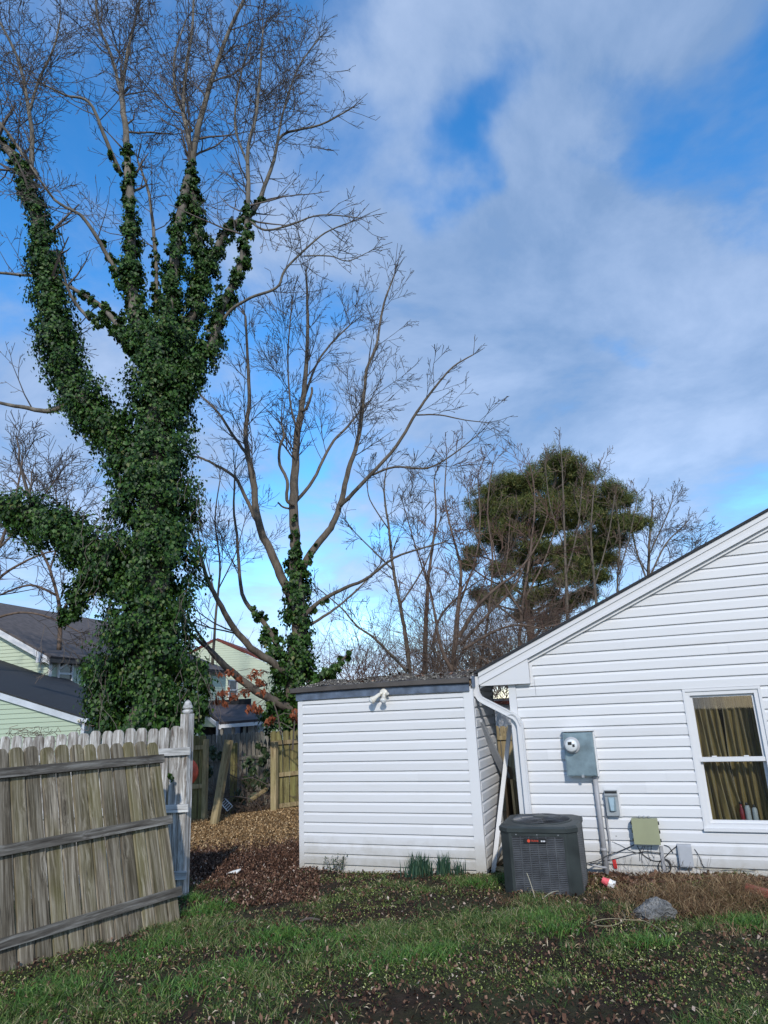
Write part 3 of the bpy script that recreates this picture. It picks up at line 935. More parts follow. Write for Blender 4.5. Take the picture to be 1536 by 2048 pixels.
cable([(1389, 1698), (1398, 1712), (1404, 1728), (1412, 1735), (1440, 1737), (1511, 1741)], 'thin dark cable leaving the small grey box to the right along the wall', .0035)
cable([(1393, 1734), (1430, 1740), (1475, 1738), (1511, 1742)], 'beige cable stapled low along the wall right of the grey box', .0035, 'beige_cable')
cable([(1376, 1736), (1382, 1748), (1396, 1760)], 'black cable dropping from the grey box into the dead grass', .004)
cable([(1224, 1683), (1240, 1690), (1258, 1700), (1275, 1706)], 'hair-thin grey cable clipped beside the flexible conduit', .0022)
for i, (x0, y0, x1, y1) in enumerate([(1290, 1692, 1284, 1726), (1296, 1692, 1301, 1722), (1303, 1692, 1308, 1716), (1286, 1692, 1280, 1722)]):
    cable([(x0, y0), ((x0 + x1) / 2 + random.uniform(-4, 4), (y0 + y1) / 2), (x1, y1)], ['longest dark wire hanging under the tan box', 'third short wire from the left under the tan box', 'rightmost short wire hanging under the tan box', 'leftmost short wire hanging under the tan box'][i], .0025, group='wires under the tan box')
rt, rz_ = hpx(1229, 1727, .04)
tag(MB().prism([HW(rt - .022, rz_ + .045, .03), HW(rt + .018, rz_ + .045, .032), HW(rt + .028, rz_ - .05, .045), HW(rt - .012, rz_ - .052, .04)], ho * .004).build('tag', M['red']), 'bright red plastic tag hanging on the cables beside the conduit', 'tag')
ht, hz = hpx(1232, 1668, .02)
tag(MB().box(HW(ht, hz, .024), (.018, .006, .05), HAX).build('cable_hole_plate', M['black']), 'small black slot plate on the white wall beside the tan box', 'plate')

# ------------------------------------------------------------------ air conditioner
acc = Vector((1.585, 8.13, 0)); aca = 0.345
au = Vector((math.cos(aca), -math.sin(aca), 0)); ab = Vector((math.sin(aca), math.cos(aca), 0))
acz = gz(acc.x, acc.y) - .015
acH = .70
AW = .405; CHM = .105
def AP(x, y, z):
    return acc + au * x + ab * y + ZV * (acz + z)
ac = root('air_conditioner', AP(0, 0, 0), 'dark grey-green outdoor air conditioner with louvred sides and a round fan grille', 'air conditioner')
def octo(w, c):
    return [(-w + c, -w), (w - c, -w), (w, -w + c), (w, w - c), (w - c, w), (-w + c, w), (-w, w - c), (-w, -w + c)]
def orings(mb, w, c, zs):
    mb.loft([[AP(x, y, z) for x, y in octo(w_, c_)] for w_, c_, z in zs])
mb = MB(); orings(mb, AW, CHM, [(AW, CHM, .0), (AW, CHM, .028)]); mb.build('base_pan', M['ac_green'], ac)
mb = MB(); orings(mb, 0, 0, [(AW - .05, CHM, .028), (AW - .05, CHM, acH - .065)]); mb.build('coil_core', M['black'], ac)
mb = MB(); orings(mb, 0, 0, [(AW + .006, CHM, acH - .066), (AW + .012, CHM, acH - .06), (AW + .012, CHM, acH - .022), (AW - .005, CHM, acH - .004), (AW - .05, CHM - .02, acH)]); top = mb.build('top_cap', M['ac_green'], ac, False)
# corner posts
for i in range(4):
    o = octo(AW, CHM); a = o[(2 * i + 1) % 8]; b = o[(2 * i + 2) % 8]
    ca = Vector((a[0], a[1])); cb = Vector((b[0], b[1]))
    # wrap a little onto the adjoining faces
    p = o[(2 * i) % 8]; q = o[(2 * i + 3) % 8]
    da = (Vector(p) - ca).normalized() * .028; db = (Vector(q) - cb).normalized() * .028
    ring = [ca + da, ca, cb, cb + db]
    inn = [v * .93 for v in ring][::-1]
    mb = MB(); mb.prism([AP(v.x, v.y, .029) for v in ring + inn], ZV * (acH - .096)); mb.build('corner_post', M['ac_green'], ac)
# louvred panels on the four sides
NROW = 32
for side in range(4):
    an = side * math.pi / 2
    ex = au * math.cos(an) + ab * math.sin(an); ey = -au * math.sin(an) + ab * math.cos(an)
    half = AW - CHM - .030
    mb = MB()
    z0, z1 = .04, acH - .10
    for r_ in range(NROW):
        z = z0 + (z1 - z0) * (r_ + .5) / NROW
        c = acc + ey * (-(AW - .012)) + ZV * (acz + z)
        mb.box(c, (half * 2, .014, .0085), (ex, (ey + ZV * .9).normalized(), (ZV - ey * .9).normalized()))
    for k in range(7):
        c = acc + ey * (-(AW - .009)) + ex * (-half + 2 * half * k / 6) + ZV * (acz + (z0 + z1) / 2)
        mb.box(c, (.011, .010, z1 - z0 + .02), (ex, ey, ZV))
    p = mb.build('louvre_panel', M['ac_fin'], ac); p['kind'] = 'stuff'
    fr = MB()
    for zc, hh in ((z0 - .005, .014), (z1 + .017, .034)):
        fr.box(acc + ey * (-(AW - .006)) + ZV * (acz + zc), (half * 2 + .002, .012, hh), (ex, ey, ZV))
    fr.build('panel_rail', M['ac_green'], ac)
# fan opening and guard
mb = MB(); mb.lathe(AP(0, 0, acH - .02), [(.30, .0205), (.305, .028), (.315, .030), (.325, .026), (.33, .0202)], 40); mb.build('guard_ring', M['ac_green'], ac, True)
MB().lathe(AP(0, 0, acH + .0006), [(.298, 0), (.298, .001)], 40).build('fan_opening', M['black'], ac)
g = MB()
for i in range(72):
    a = i * 2 * math.pi / 72
    g.tube([AP(.085 * math.cos(a), .085 * math.sin(a), acH + .034), AP(.2 * math.cos(a), .2 * math.sin(a), acH + .030), AP(.305 * math.cos(a), .305 * math.sin(a), acH + .012)], .0028, 3)
for r_ in (.14, .22):
    g.tube([AP(r_ * math.cos(a), r_ * math.sin(a), acH + .030) for a in [i * math.pi / 20 for i in range(41)]], .003, 4)
g.build('fan_guard', M['ac_fin'], ac)
MB().lathe(AP(0, 0, acH + .026), [(.09, 0), (.095, .006), (.085, .014), (.0, .016)], 24).build('motor_cap', M['ac_green'], ac, True)
for i in range(3):
    a = i * 2.1 + .4
    MB().prism([AP(.09 * math.cos(a), .09 * math.sin(a), acH + .004), AP(.28 * math.cos(a - .2), .28 * math.sin(a - .2), acH + .003), AP(.28 * math.cos(a + .35), .28 * math.sin(a + .35), acH + .012), AP(.09 * math.cos(a + .5), .09 * math.sin(a + .5), acH + .010)], ZV * .002).build('fan_blade', M['ac_fin'], ac)
for (x_, z_) in ((-.22, acH - .083), (.0, acH - .083), (.22, acH - .083), (-.22, .036), (.22, .036)):
    MB().lathe(AP(x_, -AW - .0005, z_), [(.005, 0), (.005, .002), (.003, .003)], 8, (au, ZV, -ab)).build('screw', M['ltgrey'], ac)
# badge
bz = acH - .14; bx0 = -.085
mb = MB(); mb.box(AP(bx0 + .06, -AW - .004, bz), (.235, .012, .038), (au, ab, ZV)); badge = mb.build('badge', M['black'], ac)
BX = (au, ZV, -ab)
MB().lathe(AP(bx0 - .005, -AW - .0105, bz), [(.016, 0), (.016, .002), (.009, .002), (.008, .0005)], 20, BX).build('emblem', M['badge_red'], badge)
def text_part(s, size, pos, mat, parent, name='lettering'):
    cu = bpy.data.curves.new(name, 'FONT'); cu.body = s; cu.size = size; cu.extrude = .0006; cu.align_x = 'LEFT'; cu.align_y = 'CENTER'
    to = bpy.data.objects.new(name, cu); col.objects.link(to)
    bpy.context.view_layer.update()
    me = bpy.data.meshes.new_from_object(to.evaluated_get(bpy.context.evaluated_depsgraph_get()))
    bpy.data.objects.remove(to)
    mb = MB()
    mb.v = [tuple(Vector(pos) + au * v.co.x + ZV * v.co.y - ab * v.co.z) for v in me.vertices]
    mb.f = [tuple(p.vertices) for p in me.polygons]
    bpy.data.meshes.remove(me)
    return mb.build(name, mat, parent)
text_part('TRANE', .026, AP(bx0 + .016, -AW - .0112, bz), M['badge_red'], badge)
mb = MB()
for i, w_ in enumerate((.012, .006, .006, .012)):
    mb.box(AP(bx0 + .128 + (0, .0135, .0215, .032)[i], -AW - .0112, bz - .001), (w_, .002, .013), (au, ab, ZV))
mb.build('model_mark', M['badge_white'], badge)
pad = MB(); pad.box(acc + ZV * (acz - .045), (.86, .86, .078), (au, ab, ZV))
tag(pad.build('concrete_pad', M['concrete']), 'worn concrete pad under the air conditioner', 'pad')

# ------------------------------------------------------------------ the shed
SA = 0.3605
su = Vector((math.cos(SA), -math.sin(SA), 0)); sb = Vector((math.sin(SA), math.cos(SA), 0)); sf = -sb
SO = Vector((0, 9.409, 0))
SAX = (su, sb, ZV)
def SW(t, z, out=0.0):
    return SO + su * t + sf * out + ZV * z
def spx(x, y, out=0.0):
    p = plane_hit(x, y, SO + sf * out, sb) - SO
    return p.dot(su), p.z
ST0, ST1, SD = -1.439, 1.092, 1.15
ZT = 2.118
def SZ(k):
    return CH + .1525 - k * E5
shed = root('shed', SW((ST0 + ST1) / 2, -.06, -.5), 'small white vinyl-sided lean-to shed with a sagging gritty roof', 'shed')
def sag(t):                                            # the roof edge dips slightly to the left
    s = (t - ST0) / (ST1 - ST0)
    return .0 + .012 * math.sin(s * 3.1) + .01 * s
core = MB()
core.box(SW((ST0 + ST1) / 2, 1.0, -SD / 2 - .012), (ST1 - ST0 - .03, SD - .03, 2.36), SAX)
core.build('wall', M['trimw'], shed)
for k in range(0, 19):
    z = SZ(k); e = E5
    if k == 0: e = max(.02, ZT - z - .03)
    if k == 18: z, e = -.20, SZ(17) + .20 - .001
    if z + e > ZT + .01: e = ZT - z
    mb = MB(); w = random.uniform(-.001, .001)
    if k in (2, 9, 14):
        j = (ST0 + .62, ST0 + 1.75, ST1 - .62)[(2, 9, 14).index(k)]
        plank(mb, SO, su, sf, z, e - .0008, ST0 + .075, j, ST0 + .075, j); mb.build('siding_plank', M['vinyl'], shed); mb = MB()
        plank(mb, SO + sf * .003, su, sf, z, e - .0012, j - .004, ST1 - .105, j - .004, ST1 - .105)
    else:
        plank(mb, SO, su, sf, z, e - .0008, ST0 + .075 + w, ST1 - .105 + w, ST0 + .075 + w, ST1 - .105 + w)
    mb.build('siding_plank', M['vinyl'], shed)
    # right-hand side wall
    mb = MB(); plank(mb, SW(ST1, 0, 0), sb, su, z, e - .0008, .045, SD - .05, .045, SD - .05)
    mb.build('siding_plank', M['vinyl'], shed)
MB().box(SW(ST0 + .04, 1.0, .004), (.072, .05, 2.3), SAX).build('corner_post', M['trimw'], shed)
MB().box(SW(ST1 - .040, 1.0, .003), (.128, .056, 2.3), SAX).build('corner_post', M['trimw'], shed)
MB().box(SW(ST1 + .014, 1.05, -SD + .03), (.032, .07, 2.4), SAX).build('corner_post', M['greymetal'], shed)
# navy board under the eave, as segments that follow the sag
NSEG = 10
mb = MB(); rings = []
for i in range(NSEG + 1):
    t = ST0 - .015 + (ST1 - ST0 + .0) * i / NSEG
    z = ZT + sag(t)
    rings.append([SW(t, z - .012, .030), SW(t, z - .012, .052), SW(t, z + .085, .052), SW(t, z + .085, .030)])
mb.loft(rings); mb.build('fascia_board', M['navy'], shed)
MB().box(SW(ST1 + .03, ZT + .12, -SD / 2), (.03, SD, .14), SAX).build('fascia_board', M['navy'], shed)
RS = .10
mb = MB(); rings = []
for i in range(NSEG + 1):
    t = ST0 - .085 + (ST1 - ST0 + .085) * i / NSEG
    z = ZT + .088 + sag(t)
    rings.append([SW(t, z - .006, .054), SW(t, z + .012, .10), SW(t, z + .070, .10), SW(t, z + .074, .085), SW(t, z + .06, .07)])
mb.loft(rings); mb.build('drip_edge', M['drip'], shed)
mb = MB(); V = []; Fc = []
NX, NY = 36, 16
def roofz(t, y):
    return ZT + .155 + sag(t) + RS * (y + .08) + .012 * math.sin(t * 5 + y * 3) + .01 * math.sin(t * 11 - y * 7)
for j in range(NY + 1):
    for i in range(NX + 1):
        t = ST0 - .083 + (ST1 - ST0 + .081) * i / NX; y = -.082 + (SD + .2) * j / NY
        V.append(SW(t, roofz(t, y), -y))
for j in range(NY):
    for i in range(NX):
        a = j * (NX + 1) + i; Fc.append((a, a + 1, a + NX + 2, a + NX + 1))
mb.v = [tuple(q) for q in V]; mb.f = Fc
roof = mb.build('roof', M['brown_roof'], shed, True)
mb = MB(); mb.prism([SW(ST0 - .06, roofz(ST0, -.08) - .055, .02), SW(ST0 - .06, roofz(ST0, SD + .1) - .08, -SD - .1), SW(ST1, roofz(ST1, SD + .1) - .08, -SD - .1), SW(ST1, roofz(ST1, -.08) - .055, .02)], ZV * .03)
mb.build('roof_deck', M['plywood'], shed)
# grit and leaf bits on the roof
n = 9000
tt = rng.uniform(ST0 - .07, ST1 - .02, n); yy = rng.uniform(-.075, SD + .1, n)
C = np.array([SW(a, roofz(a, b) + .003, -b) for a, b in zip(tt, yy)])
def scatter_flats(C, size, tilt, aspect=(.5, 1.0)):
    """little quads lying about, each its own island"""
    n = len(C)
    a = rng.uniform(0, 2 * np.pi, n); s = rng.uniform(size[0], size[1], n); w = s * rng.uniform(aspect[0], aspect[1], n)
    dx = np.stack([np.cos(a), np.sin(a), rng.normal(0, tilt, n)], 1); dy = np.stack([-np.sin(a), np.cos(a), rng.normal(0, tilt, n)], 1)
    dx *= s[:, None] / 2; dy *= w[:, None] / 2
    curl = np.zeros((n, 3)); curl[:, 2] = s * rng.uniform(0, .35, n)
    V = np.stack([C - dx, C - dy + curl, C + dx, C + dy + curl * .7], 1).reshape(-1, 3)
    b = np.arange(n) * 4
    Fc = np.concatenate([np.stack([b, b + 1, b + 2], 1), np.stack([b, b + 2, b + 3], 1)])
    return V, Fc
V, Fc = scatter_flats(C, (.010, .028), .4)
o = arrays('roof_grit', V, Fc, M['gravel'], shed); o['kind'] = 'stuff'
n = 110
tt = rng.uniform(ST0 + .4, ST1 - .05, n); yy = rng.uniform(.2, SD + .1, n)
V, Fc = scatter_flats(np.array([SW(a, roofz(a, b) + .01, -b) for a, b in zip(tt, yy)]), (.03, .075), .4)
o = arrays('roof_leaves', V, Fc, M['litter'], shed); o['kind'] = 'stuff'

# twin floodlight
ft, fz = spx(766, 1388, .06)
fl = root('floodlight', SW(ft, fz, .055), 'aged white twin floodlight with two lamp heads under the shed eave', 'lamp')
MB().lathe(SW(ft + .01, fz + .01, .0535), [(.058, 0), (.06, .012), (.05, .03), (.0, .034)], 20, (su, ZV, sf)).build('base_plate', M['lampw'], fl, True)
def head(dt, dz, do, L, r, base):
    d = Vector(su * dt + ZV * dz + sf * do).normalized()
    a = d.orthogonal().normalized(); b = d.cross(a)
    pr = [(r * .35, 0), (r * .5, L * .05), (r * .55, L * .45), (r * .8, L * .7), (r, L * .85), (r, L)]
    hh = MB().lathe(base, pr, 18, (a, b, d)).build('lamp_head', M['lampw'], fl, True)
    MB().lathe(base + d * (L + .0005), [(r * .92, 0), (r * .85, .008), (r * .5, .018), (0, .022)], 18, (a, b, d)).build('lens', M['lampglass'], hh, True)
    MB().lathe(base - d * .01, [(r * .3, -.03), (r * .45, -.02), (r * .45, .0), (r * .3, .012)], 12, (a, b, d)).build('swivel', M['lampw'], hh, True)
head(-.75, -.62, .55, .15, .048, SW(ft - .03, fz - .0, .10))
head(.12, -.85, .75, .10, .045, SW(ft + .03, fz - .015, .10))
MB().lathe(SW(ft + .055, fz - .0, .085), [(.018, 0), (.022, .02), (.018, .045), (0, .05)], 12, (su, ZV, (sf * .6 + su * .8).normalized())).build('sensor', M['lampw'], fl, True)

# ------------------------------------------------------------------ lumber in the gap between shed and house
def beam(p, q, w, d, name, mat, label, cat, group=None, roll=0.0, parent=None):
    p = Vector(p); q = Vector(q); z = (q - p); L = z.length; z.normalize()
    x = su - z * su.dot(z); x.normalize(); y = z.cross(x)
    if roll:
        x, y = x * math.cos(roll) + y * math.sin(roll), y * math.cos(roll) - x * math.sin(roll)
    # local mesh with Z along the board so that the grain runs along it
    hw, hd = w / 2, d / 2
    me = bpy.data.meshes.new(name)
    me.from_pydata([(a * hw, b * hd, c * L) for c in (0, 1) for a, b in ((-1, -1), (1, -1), (1, 1), (-1, 1))], [],
                   [(3, 2, 1, 0), (4, 5, 6, 7), (0, 1, 5, 4), (1, 2, 6, 5), (2, 3, 7, 6), (3, 0, 4, 7)])
    me.materials.append(mat)
    ob = bpy.data.objects.new(name, me); col.objects.link(ob)
    m = Matrix((x, y, z)).transposed().to_4x4()
    if parent is not None:
        ob.parent = parent; m.translation = p - WL[parent.name]
    else:
        m.translation = p
    ob.matrix_local = m
    WL[ob.name] = p
    if label: tag(ob, label, cat, group)
    return ob
beam(G(986, 1745) + ZV * -.02, T(1020, 1450, 9.75), .055, .022, 'trim_board', M['trimw'], 'long white trim board leaning in the gap between shed and house', 'board')
beam(T(1013, 1553, 10.0), T(958, 1442, 9.25), .085, .05, 'trim_channel_board', M['ltgrey'], 'beige grey metal channel leaning against the shed side wall', 'board')
for i, (a, b, m_, lab) in enumerate([((1030, 1700, 9.9), (1015, 1532, 10.15), 'plywood', 'tall brown plywood sheet edge leaning behind the downspout, leftmost'),
                                     ((1045, 1700, 9.85), (1030, 1562, 10.05), 'tan_wood', 'tan board edge leaning behind the downspout, rightmost')]):
    p = T(*a); p.z = gz(p.x, p.y)
    beam(p, T(*b), .03, .5, 'plywood_sheet', M[m_], lab, 'board', 'boards leaning behind the downspout')
beam(T(1052, 1700, 9.5), T(1026, 1455, 9.5), .05, .05, 'vinyl_corner_piece', M['trimw'], 'cream vinyl strip standing against the house corner behind the downspout', 'board')
p = G(990, 1742)
beam(p + Vector((.02, .1, .03)), T(1016, 1712, 9.1), .03, .02, 'stick', M['plywood'], 'thin brown stick leaning beside the air conditioner', 'stick')
beam(p + Vector((.03, .15, .04)), T(1010, 1672, 9.3), .03, .02, 'stick', M['trimw'], 'pale thin stick leaning higher beside the air conditioner', 'stick')
beam(p + Vector((.0, .12, .03)), T(1020, 1745, 8.9), .12, .02, 'scrap_board', M['tan_wood'], 'short tan scrap board lying behind the air conditioner', 'board')

# ------------------------------------------------------------------ fences
def picket_mesh(name, w, h, th, mat, style='dogear', bev=.87):
    if style == 'dogear':
        prof = [(-w / 2, 0), (w / 2, 0), (w / 2, h - w * .32), (w * .38, h - w * .10), (w * .22, h), (-w * .22, h), (-w * .38, h - w * .10), (-w / 2, h - w * .32)]
    elif style == 'point':
        prof = [(-w / 2, 0), (w / 2, 0), (w / 2, h - w * 1.5), (w * .32, h - w * .8), (0, h), (-w * .32, h - w * .8), (-w / 2, h - w * 1.5)]
    else:
        prof = [(-w / 2, 0), (w / 2, 0), (w / 2, h), (-w / 2, h)]
    n = len(prof)
    me = bpy.data.meshes.new(name)
    me.from_pydata([(x * bev, -th / 2, z) for x, z in prof] + [(x, th / 2, z) for x, z in prof], [],
                   [tuple(range(n))] + [tuple(range(2 * n - 1, n - 1, -1))] + [(i, n + i, n + (i + 1) % n, (i + 1) % n) for i in range(n)])
    me.materials.append(mat)
    return me

def fence(name, A, B, w, h, th, mat, railmat, label, group=None, style='dogear', rails=(.25, 1.0, 1.6), gap=.004, railside=-1, lean=0.0, railw=.085, raild=.04, jitter=.01, zoff=0.0, over=.0, zfun=None):
    A = Vector(A); B = Vector(B)
    d = Vector((B.x - A.x, B.y - A.y, 0)); L = d.length; d.normalize()
    nrm = Vector((d.y, -d.x, 0))                     # towards the camera side when railside = 1
    ang = math.atan2(d.y, d.x)
    r = root(name, A, label, 'fence', group)
    upv = (ZV * math.cos(lean) - nrm * math.sin(lean))
    me = picket_mesh('picket', w, h, th, mat, style)
    me2 = picket_mesh('picket', w * .985, h, th, mat, style)
    cnt = max(1, round(L / (w + gap)))
    base = lambda s: Vector((A.x + d.x * s, A.y + d.y * s, A.z + (B.z - A.z) * s / L))
    # picket frames: x along the fence, y away from nrm, z up (leaning)
    yv = upv.cross(d)
    for i in range(cnt):
        s = (i + .5) * L / cnt
        p = base(s) + upv * (random.uniform(-jitter, jitter) + zoff) + nrm * random.choice((-.004, 0, .003))
        ob = bpy.data.objects.new('picket', me if i % 2 else me2); col.objects.link(ob); ob.parent = r
        tilt = random.gauss(0, .003)
        dx = (d * math.cos(tilt) + upv * math.sin(tilt)); uz = (upv * math.cos(tilt) - d * math.sin(tilt))
        m = Matrix((dx, yv, uz)).transposed().to_4x4(); m.translation = p - WL[r.name]
        ob.matrix_local = m
    for z in rails:
        hL = L + over
        me3 = bpy.data.meshes.new('rail')
        me3.from_pydata([(a * hL, b * raild, c * railw) for c in (-.5, .5) for a, b in ((0, -.5), (1, -.5), (1, .5), (0, .5))], [],
                        [(3, 2, 1, 0), (4, 5, 6, 7), (0, 1, 5, 4), (1, 2, 6, 5), (2, 3, 7, 6), (3, 0, 4, 7)])
        me3.materials.append(railmat)
        ob = bpy.data.objects.new('rail', me3); col.objects.link(ob); ob.parent = r
        dd = (base(L) - base(0)).normalized()
        m = Matrix((dd, upv.cross(dd).normalized(), upv)).transposed().to_4x4()
        m.translation = A + upv * z + nrm * railside * (th / 2 + raild / 2 + .001) - WL[r.name]
        ob.matrix_local = m
    return r, d, nrm, upv

# the near panel, leaning away from the yard
FR = G(362, 1838); FL = G(0, 1947)
fd = Vector((FR.x - FL.x, FR.y - FL.y, 0)).normalized()
FL2 = FR - fd * 3.2
FL2.z = FL.z + (FL.z - FR.z) * .55
near, fdir, fnrm, fup = fence('picket_fence', FL2 + ZV * -.05, FR + ZV * -.03, .144, 1.80, .022, M['picket'], M['rail'],
      'weathered grey-green picket fence panel leaning away from the yard, three rails showing', style='dogear', rails=(.235, .925, 1.56), lean=.27, railside=1, jitter=.010, over=.02, gap=.006)

# whitewashed fence behind it, ending at the post with an acorn finial
PB = G(362, 1797)
PB = Vector((-2.56, 8.62, gz(-2.56, 8.62)))
wend = T(352, 1600, 8.62); 
wl_end = Vector((-5.4, 8.85, gz(-5.4, 8.8)))
wf, wdir, wn_, wup = fence('whitewashed_fence', Vector((wl_end.x, wl_end.y, -.12)), Vector((PB.x - .05, PB.y, -.06)), .142, 1.93, .018, M['whitewash'], M['whiterail'],
      'flaking whitewashed picket fence standing behind the leaning panel', style='dogear', rails=(.30, 1.02, 1.66), railside=1, jitter=.015, over=.13)
post = root('finial_post', PB, 'flaking whitewashed fence post topped by an acorn finial', 'post')
pz = T(368, 1428, 8.62).z
beam(PB + ZV * -.1 + Vector((0, .05, 0)), Vector((PB.x + .0, PB.y + .05, pz)), .115, .115, 'shaft', M['whitewash'], None, None, parent=post)
fz0 = pz
sc_ = (T(368, 1400, 8.62).z - pz) / .155
MB().lathe(Vector((PB.x, PB.y + .05, fz0)), [(.0, 0), (.050 * 1, .0), (.058, .012 * sc_), (.066, .026 * sc_), (.058, .042 * sc_), (.040, .05 * sc_), (.038, .058 * sc_), (.062, .062 * sc_), (.062, .070 * sc_), (.052, .095 * sc_), (.036, .132 * sc_), (.014, .152 * sc_), (0, .156 * sc_)], 20).build('acorn_finial', M['whiterail'], post, True)

# red disc seen edge on behind the post
rc = T(376, 1543, 8.95)
dd = Vector((.35, -.9, .05)).normalized(); da = dd.orthogonal().normalized(); db_ = dd.cross(da)
tag(MB().lathe(T(367, 1545, 9.1), [(0, .03), (.10, .03), (.165, .022), (.185, 0), (.178, -.004), (.1, .02), (0, .022)], 28, (da, db_, dd)).build('disc', M['orange_disc'], smooth=True), 'orange-red plastic disc half hidden behind the finial post', 'disc')

# back fences
A = T(352, 1658, 14.9); B = T(409, 1640, 15.1)
fence('board_fence', Vector((A.x - 1.2, A.y, -.33)), Vector((B.x, B.y, -.33)), .14, 1.86, .018, M['green_wood'], M['tan_wood'],
      'mossy brown board fence ending left of the leaning post', 'mossy board fences behind the shed', style='dogear', rails=(.85, 1.62), railside=1)
bp_ = T(407, 1640, 15.02)
beam(Vector((bp_.x, bp_.y + .05, -.35)), Vector((bp_.x, bp_.y + .05, 1.45)), .09, .09, 'fence_post', M['tan_wood'], 'tan post at the end of the mossy fence left of the opening', 'post', 'posts of the back fences')
A = Vector((T(541, 1617, 15.6).x, 15.6, -.34)); B = Vector((T(600, 1600, 16.2).x + 1.6, 16.9, -.30))
fence('board_fence', A, B, .14, 1.86, .018, M['green_wood'], M['tan_wood'],
      'mossy brown board fence running behind the shed right of the opening', 'mossy board fences behind the shed', style='dogear', rails=(.32, .95, 1.62), railside=1)
pp = T(549, 1617, 15.45)
beam(Vector((pp.x, pp.y, -.36)), Vector((pp.x, pp.y, T(549, 1484, 15.45).z)), .13, .11, 'fence_post', M['tan_wood'], 'square tan post at the end of the mossy fence right of the opening', 'post', 'posts of the back fences')
lp = T(425, 1650, 14.6); lp.z = -.34
beam(lp, T(458, 1480, 14.75), .15, .10, 'leaning_post', M['tan_wood'], 'tan wooden post leaning to the right in the woodchip opening', 'post')
mp = T(467, 1560, 16.6)
beam(Vector((mp.x, mp.y, -.3)), Vector((mp.x, mp.y, T(467, 1486, 16.6).z)), .12, .12, 'fence_post', M['green_wood'], 'upright mossy post just behind the leaning post', 'post', 'posts of the back fences')
# pointed grey pickets beyond the opening
A = T(380, 1600, 17.6); B = T(560, 1600, 18.2)
fence('pointed_picket_fence', Vector((A.x, 17.6, -.4)), Vector((B.x, 18.2, -.4)), .085, T(480, 1481, 17.9).z + .4, .018, M['far_fence'], M['far_fence'],
      'old grey fence of pointed pickets seen through the opening', style='point', rails=(.5, 1.25), gap=.02, railside=1, jitter=.03)
# far dog-ear boards
A = T(330, 1600, 21.5); B = T(585, 1600, 22.5)
fence('tall_board_fence', Vector((A.x, 21.5, -.35)), Vector((B.x, 22.5, -.35)), .14, T(480, 1466, 22.0).z + .35, .018, M['far_fence'], M['far_fence'],
      'dark grey board fence farthest back, below the porch', style='dogear', rails=(1.2,), railside=1)
# boards seen in the gap between shed and house
A = T(972, 1600, 15.6); B = T(1062, 1600, 15.2)
fence('board_fence', Vector((A.x - .4, 15.7, -.33)), Vector((B.x + .6, 15.2, -.33)), .14, T(1003, 1452, 15.4).z + .33, .018, M['tan_wood'], M['tan_wood'],
      'tan board fence seen in the gap between shed and house', 'mossy board fences behind the shed', style='dogear', rails=(.8, 1.5), railside=1)

# ------------------------------------------------------------------ neighbouring houses
def siding_joined(name, O, u, out, poly, e, mat, parent, off=.0, kind=None, sep=False, prof=None):
    """courses of siding clipped to a convex polygon of (t, z) in the wall plane"""
    z0 = min(p[1] for p in poly); z1 = max(p[1] for p in poly)
    mb = MB(); z = z0
    pr = prof or [(0, 0), (0, .022), (1.0, .004), (1.0, 0)]
    while z < z1 - .005:
        zt = min(z + e, z1 - .0005)
        a = span(poly, z + .0005); b = span(poly, zt - .0005)
        if a and b and a[1] - a[0] > .02:
            if sep: mb = MB()
            plank(mb, O, u, out, z, zt - z - .0006, a[0], a[1], b[0], b[1], pr)
            if sep: mb.build(name, mat, parent)
        z += e
    if not sep:
        o = mb.build(name, mat, parent)
        o['kind'] = 'stuff'

# --- garage with the black roof, far left
gY = 15.5
gA = T(166, 1437, gY); gB = T(-170, 1332, gY)
gar = root('garage', Vector((gA.x - 2, gY, -.35)), 'pale green garage gable with a black roof beyond the whitewashed fence', 'garage')
X1 = Vector((1, 0, 0)); YB = Vector((0, 1, 0))
GO = Vector((0, gY + .05, 0))
gpoly = [(gB.x, -.35), (gA.x, -.35), (gA.x, gA.z - .02), (gB.x, gB.z - .02)]
MB().prism([Vector((t, gY + .05, z)) for t, z in gpoly], YB * .1).build('wall', M['green_siding'], gar)
siding_joined('siding_plank', GO, X1, -YB, gpoly, .105, M['green_siding'], gar, sep=True)
rk = (gB - gA)
rkn = Vector((-rk.z, 0, rk.x)).normalized()
if rkn.z < 0: rkn = -rkn
mb = MB(); w_ = rkn * -.13
mb.prism([gA + Vector((.02, -.03, 0)), gB + Vector((0, -.03, 0)), gB + Vector((0, -.03, 0)) + w_, gA + Vector((.02, -.03, 0)) + w_], YB * .06)
mb.build('rake_board', M['fascia_grey'], gar)
gn = rk.cross(YB).normalized()
pts = [gA, gB] + [plane_hit(x, y, gA, gn) for x, y in ((-170, 1262), (0, 1292), (26, 1297), (78, 1330), (190, 1390), (260, 1431))]
up_ = rkn * .02
mb = MB(); mb.prism([p + up_ + (YB * -.05 if i < 2 else Vector()) for i, p in enumerate(pts)], rkn * .025); mb.build('roof', M['dark_roof'], gar)
ge = plane_hit(262, 1432, gA, gn)
MB().box((gA + ge) / 2 + Vector((.06, 0, -.045)), (.1, (ge - gA).length, .09), ((ge - gA).normalized().cross(ZV), (ge - gA).normalized(), ZV)).build('gutter', M['fascia_grey'], gar)
gd = (ge - gA).normalized()
mb = MB(); mb.prism([gA + Vector((0, .1, -.05)), ge + Vector((0, 0, -.05)), Vector((ge.x, ge.y, -.35)), Vector((gA.x, gA.y + .1, -.35))], Vector((-.1, 0, 0))); mb.build('side_wall', M['green_siding'], gar)
MB().box(gA + Vector((.012, .02, -.9)), (.07, .07, 1.7)).build('corner_board', M['fascia_grey'], gar)
